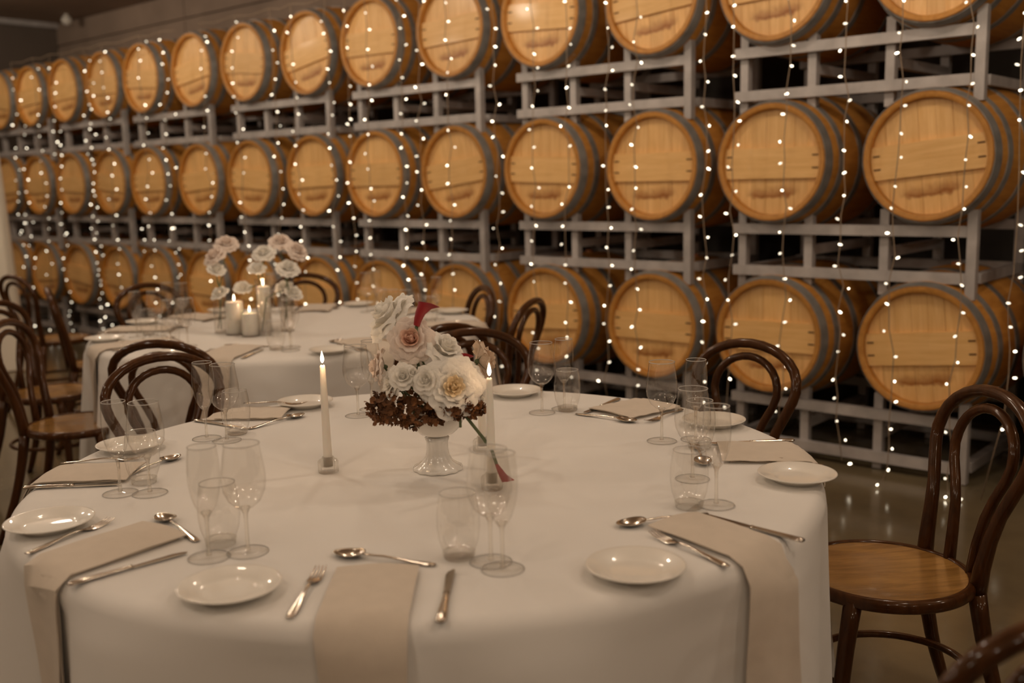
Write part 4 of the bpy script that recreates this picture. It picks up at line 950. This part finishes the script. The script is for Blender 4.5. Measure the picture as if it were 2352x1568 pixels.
# candles
def candle(x, y, h, lean, label, hlabel, r=0.0105, holder=True, z=TZ):
    if holder:
        t = thing('candle_holder', hlabel, 'candle holder', (x, y, z), group='ribbed glass candle holders')
        ob('ribbed_cup', MB().lathe([(0.0001, 0.0), (0.0215, 0.0), (0.0235, 0.003), (0.0235, 0.026), (0.021, 0.030), (0.015, 0.033), (0.0125, 0.038), (0.0118, 0.038), (0.0115, 0.014), (0.0001, 0.014)], 64, mod=lambda a, z_: 1+0.03*cos(16*a)).mesh('ribbed_cup', M_glass), t)
        z += 0.0145
    t = thing('taper_candle', label, 'candle', (x, y, z), group='lit white taper candles', rot=(lean[0], lean[1], 0))
    ob('wax', MB().lathe([(0.0001, 0), (r*0.98, 0), (r, 0.02), (r*0.82, h*0.6), (r*0.62, h-0.006), (r*0.45, h-0.001), (0.0001, h-0.002)], 24).mesh('wax', M_wax), t)
    ob('wick', MB().tube([(0, 0, h-0.003), (0.0003, 0, h+0.006)], 0.0008, 6).mesh('wick', M_wick), t)
    ob('flame', MB().lathe([(0.0001, 0.0), (0.0028, 0.003), (0.0044, 0.008), (0.0042, 0.013), (0.0026, 0.020), (0.0010, 0.026), (0.0001, 0.029)], 14).mesh('flame', M_flame), t, (0.0003, 0, h+0.003))
    lp = lamp('flame_light', (x, y, z+h+0.02), 0.2, 0.006, (1, 0.6, 0.3)); lp.parent = None
candle(-1.852, 1.458, 0.238, (-0.03, -0.05), 'lit white taper candle standing alone left of the roses', 'ribbed glass candle holder left of the compote')
candle(-1.458, 1.590, 0.232, (0.0, 0.0), 'lit white taper candle just right of the garden rose', 'ribbed glass candle holder right of the compote')
candle(-1.690, 1.812, 0.232, (0.0, 0.0), 'lit taper candle behind the bouquet, only its flame above a petal', 'ribbed glass candle holder behind the compote')

# ================================================================== FAR TABLE CENTREPIECE
def cyl_vase(x, y, r, h, label):
    t = thing('bud_vase', label, 'vase', (x, y, TZ), group='clear glass bud vases on the table behind')
    ob('glass_wall', MB().lathe([(r, 0.006), (r, h*0.5), (r, h)], 28).mesh('glass_wall', M_thin), t)
    ob('base', MB().lathe([(0.0001, 0), (r, 0), (r, 0.007), (0.0001, 0.006)], 28).mesh('base', M_glass), t)
    ob('water', MB().lathe([(0.0001, h*0.55), (r*0.96, h*0.55), (r*0.96, 0.009), (0.0001, 0.009)], 28).mesh('water', M_thin), t)
VS = [(-4.075, 2.635, 0.030, 0.21, 'clear cylinder bud vase at the left of the far centrepiece'), (-3.86, 2.845, 0.030, 0.22, 'clear cylinder bud vase at the right of the far centrepiece'),
      (-3.985, 2.80, 0.028, 0.24, 'clear cylinder bud vase at the back of the far centrepiece'), (-3.83, 2.70, 0.028, 0.19, 'clear bud vase at the front right of the far centrepiece')]
for v in VS: cyl_vase(*v)
gf = 'pale roses in the far bud vases'
FF = [((-4.142, 2.663, 1.105), 0, 'leftmost pale pink rose of the far bud vases', -0.6), ((-4.150, 2.74, 1.158), 0, 'tall pale pink rose second from the left in the far vases', 0), ((-4.107, 2.651, 1.041), 0, 'cream rose below the leftmost pair in the far vases', 0.3),
      ((-4.067, 2.633, 0.935), 0, 'low white rose at the left vase rim on the table behind', -0.5), ((-3.994, 2.832, 1.112), 2, 'cream rose left of the tallest pair in the far vases', -0.2), ((-3.985, 2.785, 1.041), 2, 'cream rose in the middle of the far vases', 0),
      ((-3.998, 2.932, 1.158), 1, 'tallest blush rose of the far bud vases', 0), ((-3.906, 2.960, 1.117), 1, 'rightmost blush rose of the far bud vases', 0.7), ((-3.893, 2.892, 1.042), 1, 'cream rose above the right vase on the table behind', 0.2),
      ((-4.070, 2.760, 0.950), 2, 'white rose low behind the pillar candle', 0), ((-3.899, 2.865, 0.950), 3, 'small white rose at the right vase rim', -0.3), ((-3.845, 2.88, 0.925), 1, 'small white rose lowest right of the far vases', 0.5)]
for i, (p, vi, lab, dx) in enumerate(FF):
    v = VS[vi]
    big = i in (0, 1, 4, 6, 7, 8)
    flower('rose', lab, 'rose', p, tocam(p, dx, 0.9, 0.6), 0.056 if big else 0.042, 'rose' if big else 'small', M_rblush if i in (0, 1, 6, 7) else M_rwhite, M_rblush if i in (0, 1, 6, 7) else M_rwhite,
           [(v[0]*0.6+p[0]*0.4, v[1]*0.6+p[1]*0.4, (TZ+v[3])*0.6+p[2]*0.4-0.02), (v[0]+0.012*(-1)**i, v[1]+0.01, TZ+v[3]*0.9), (v[0]-0.012*(-1)**i, v[1]-0.008, TZ+0.02)], grp=gf, seed=30+i)
def jar_candle(x, y, r, h, ch, label, cl):
    t = thing('candle_jar', label, 'candle holder', (x, y, TZ), group='glass candle jars on the table behind')
    ob('glass_wall', MB().lathe([(r, 0.004), (r, h*0.5), (r, h)], 32).mesh('glass_wall', M_thin), t)
    ob('base', MB().lathe([(0.0001, 0), (r, 0), (r, 0.006), (0.0001, 0.005)], 32).mesh('base', M_glass), t)
    rr = r*0.86
    c = thing('pillar_candle', cl, 'candle', (x, y, TZ+0.006), group='pillar candles on the table behind')
    ob('wax', MB().lathe([(0.0001, 0), (rr, 0), (rr, ch-0.004), (rr*0.9, ch), (0.0001, ch-0.006)], 28).mesh('wax', M_wax), c)
    ob('wick', MB().tube([(0, 0, ch-0.006), (0.0004, 0, ch+0.006)], 0.001, 6).mesh('wick', M_wick), c)
    ob('flame', MB().lathe([(0.0001, 0.0), (0.003, 0.003), (0.0048, 0.009), (0.0042, 0.016), (0.0024, 0.023), (0.0001, 0.031)], 12).mesh('flame', M_flame), c, (0.0004, 0, ch+0.003))
    lamp('flame_light', (x, y, TZ+ch+0.03), 0.2, 0.006, (1, 0.6, 0.3))
jar_candle(-3.975, 2.645, 0.045, 0.160, 0.145, 'glass jar around the thick candle left of the far centrepiece', 'thick white pillar candle, left of the far centrepiece')
jar_candle(-3.868, 2.650, 0.040, 0.115, 0.100, 'low glass jar holding the short candle of the far centrepiece', 'short white candle, front of the far centrepiece')
jar_candle(-3.925, 2.770, 0.034, 0.245, 0.205, 'tall glass cylinder around the tall candle of the far centrepiece', 'tall white candle in the middle of the far centrepiece')
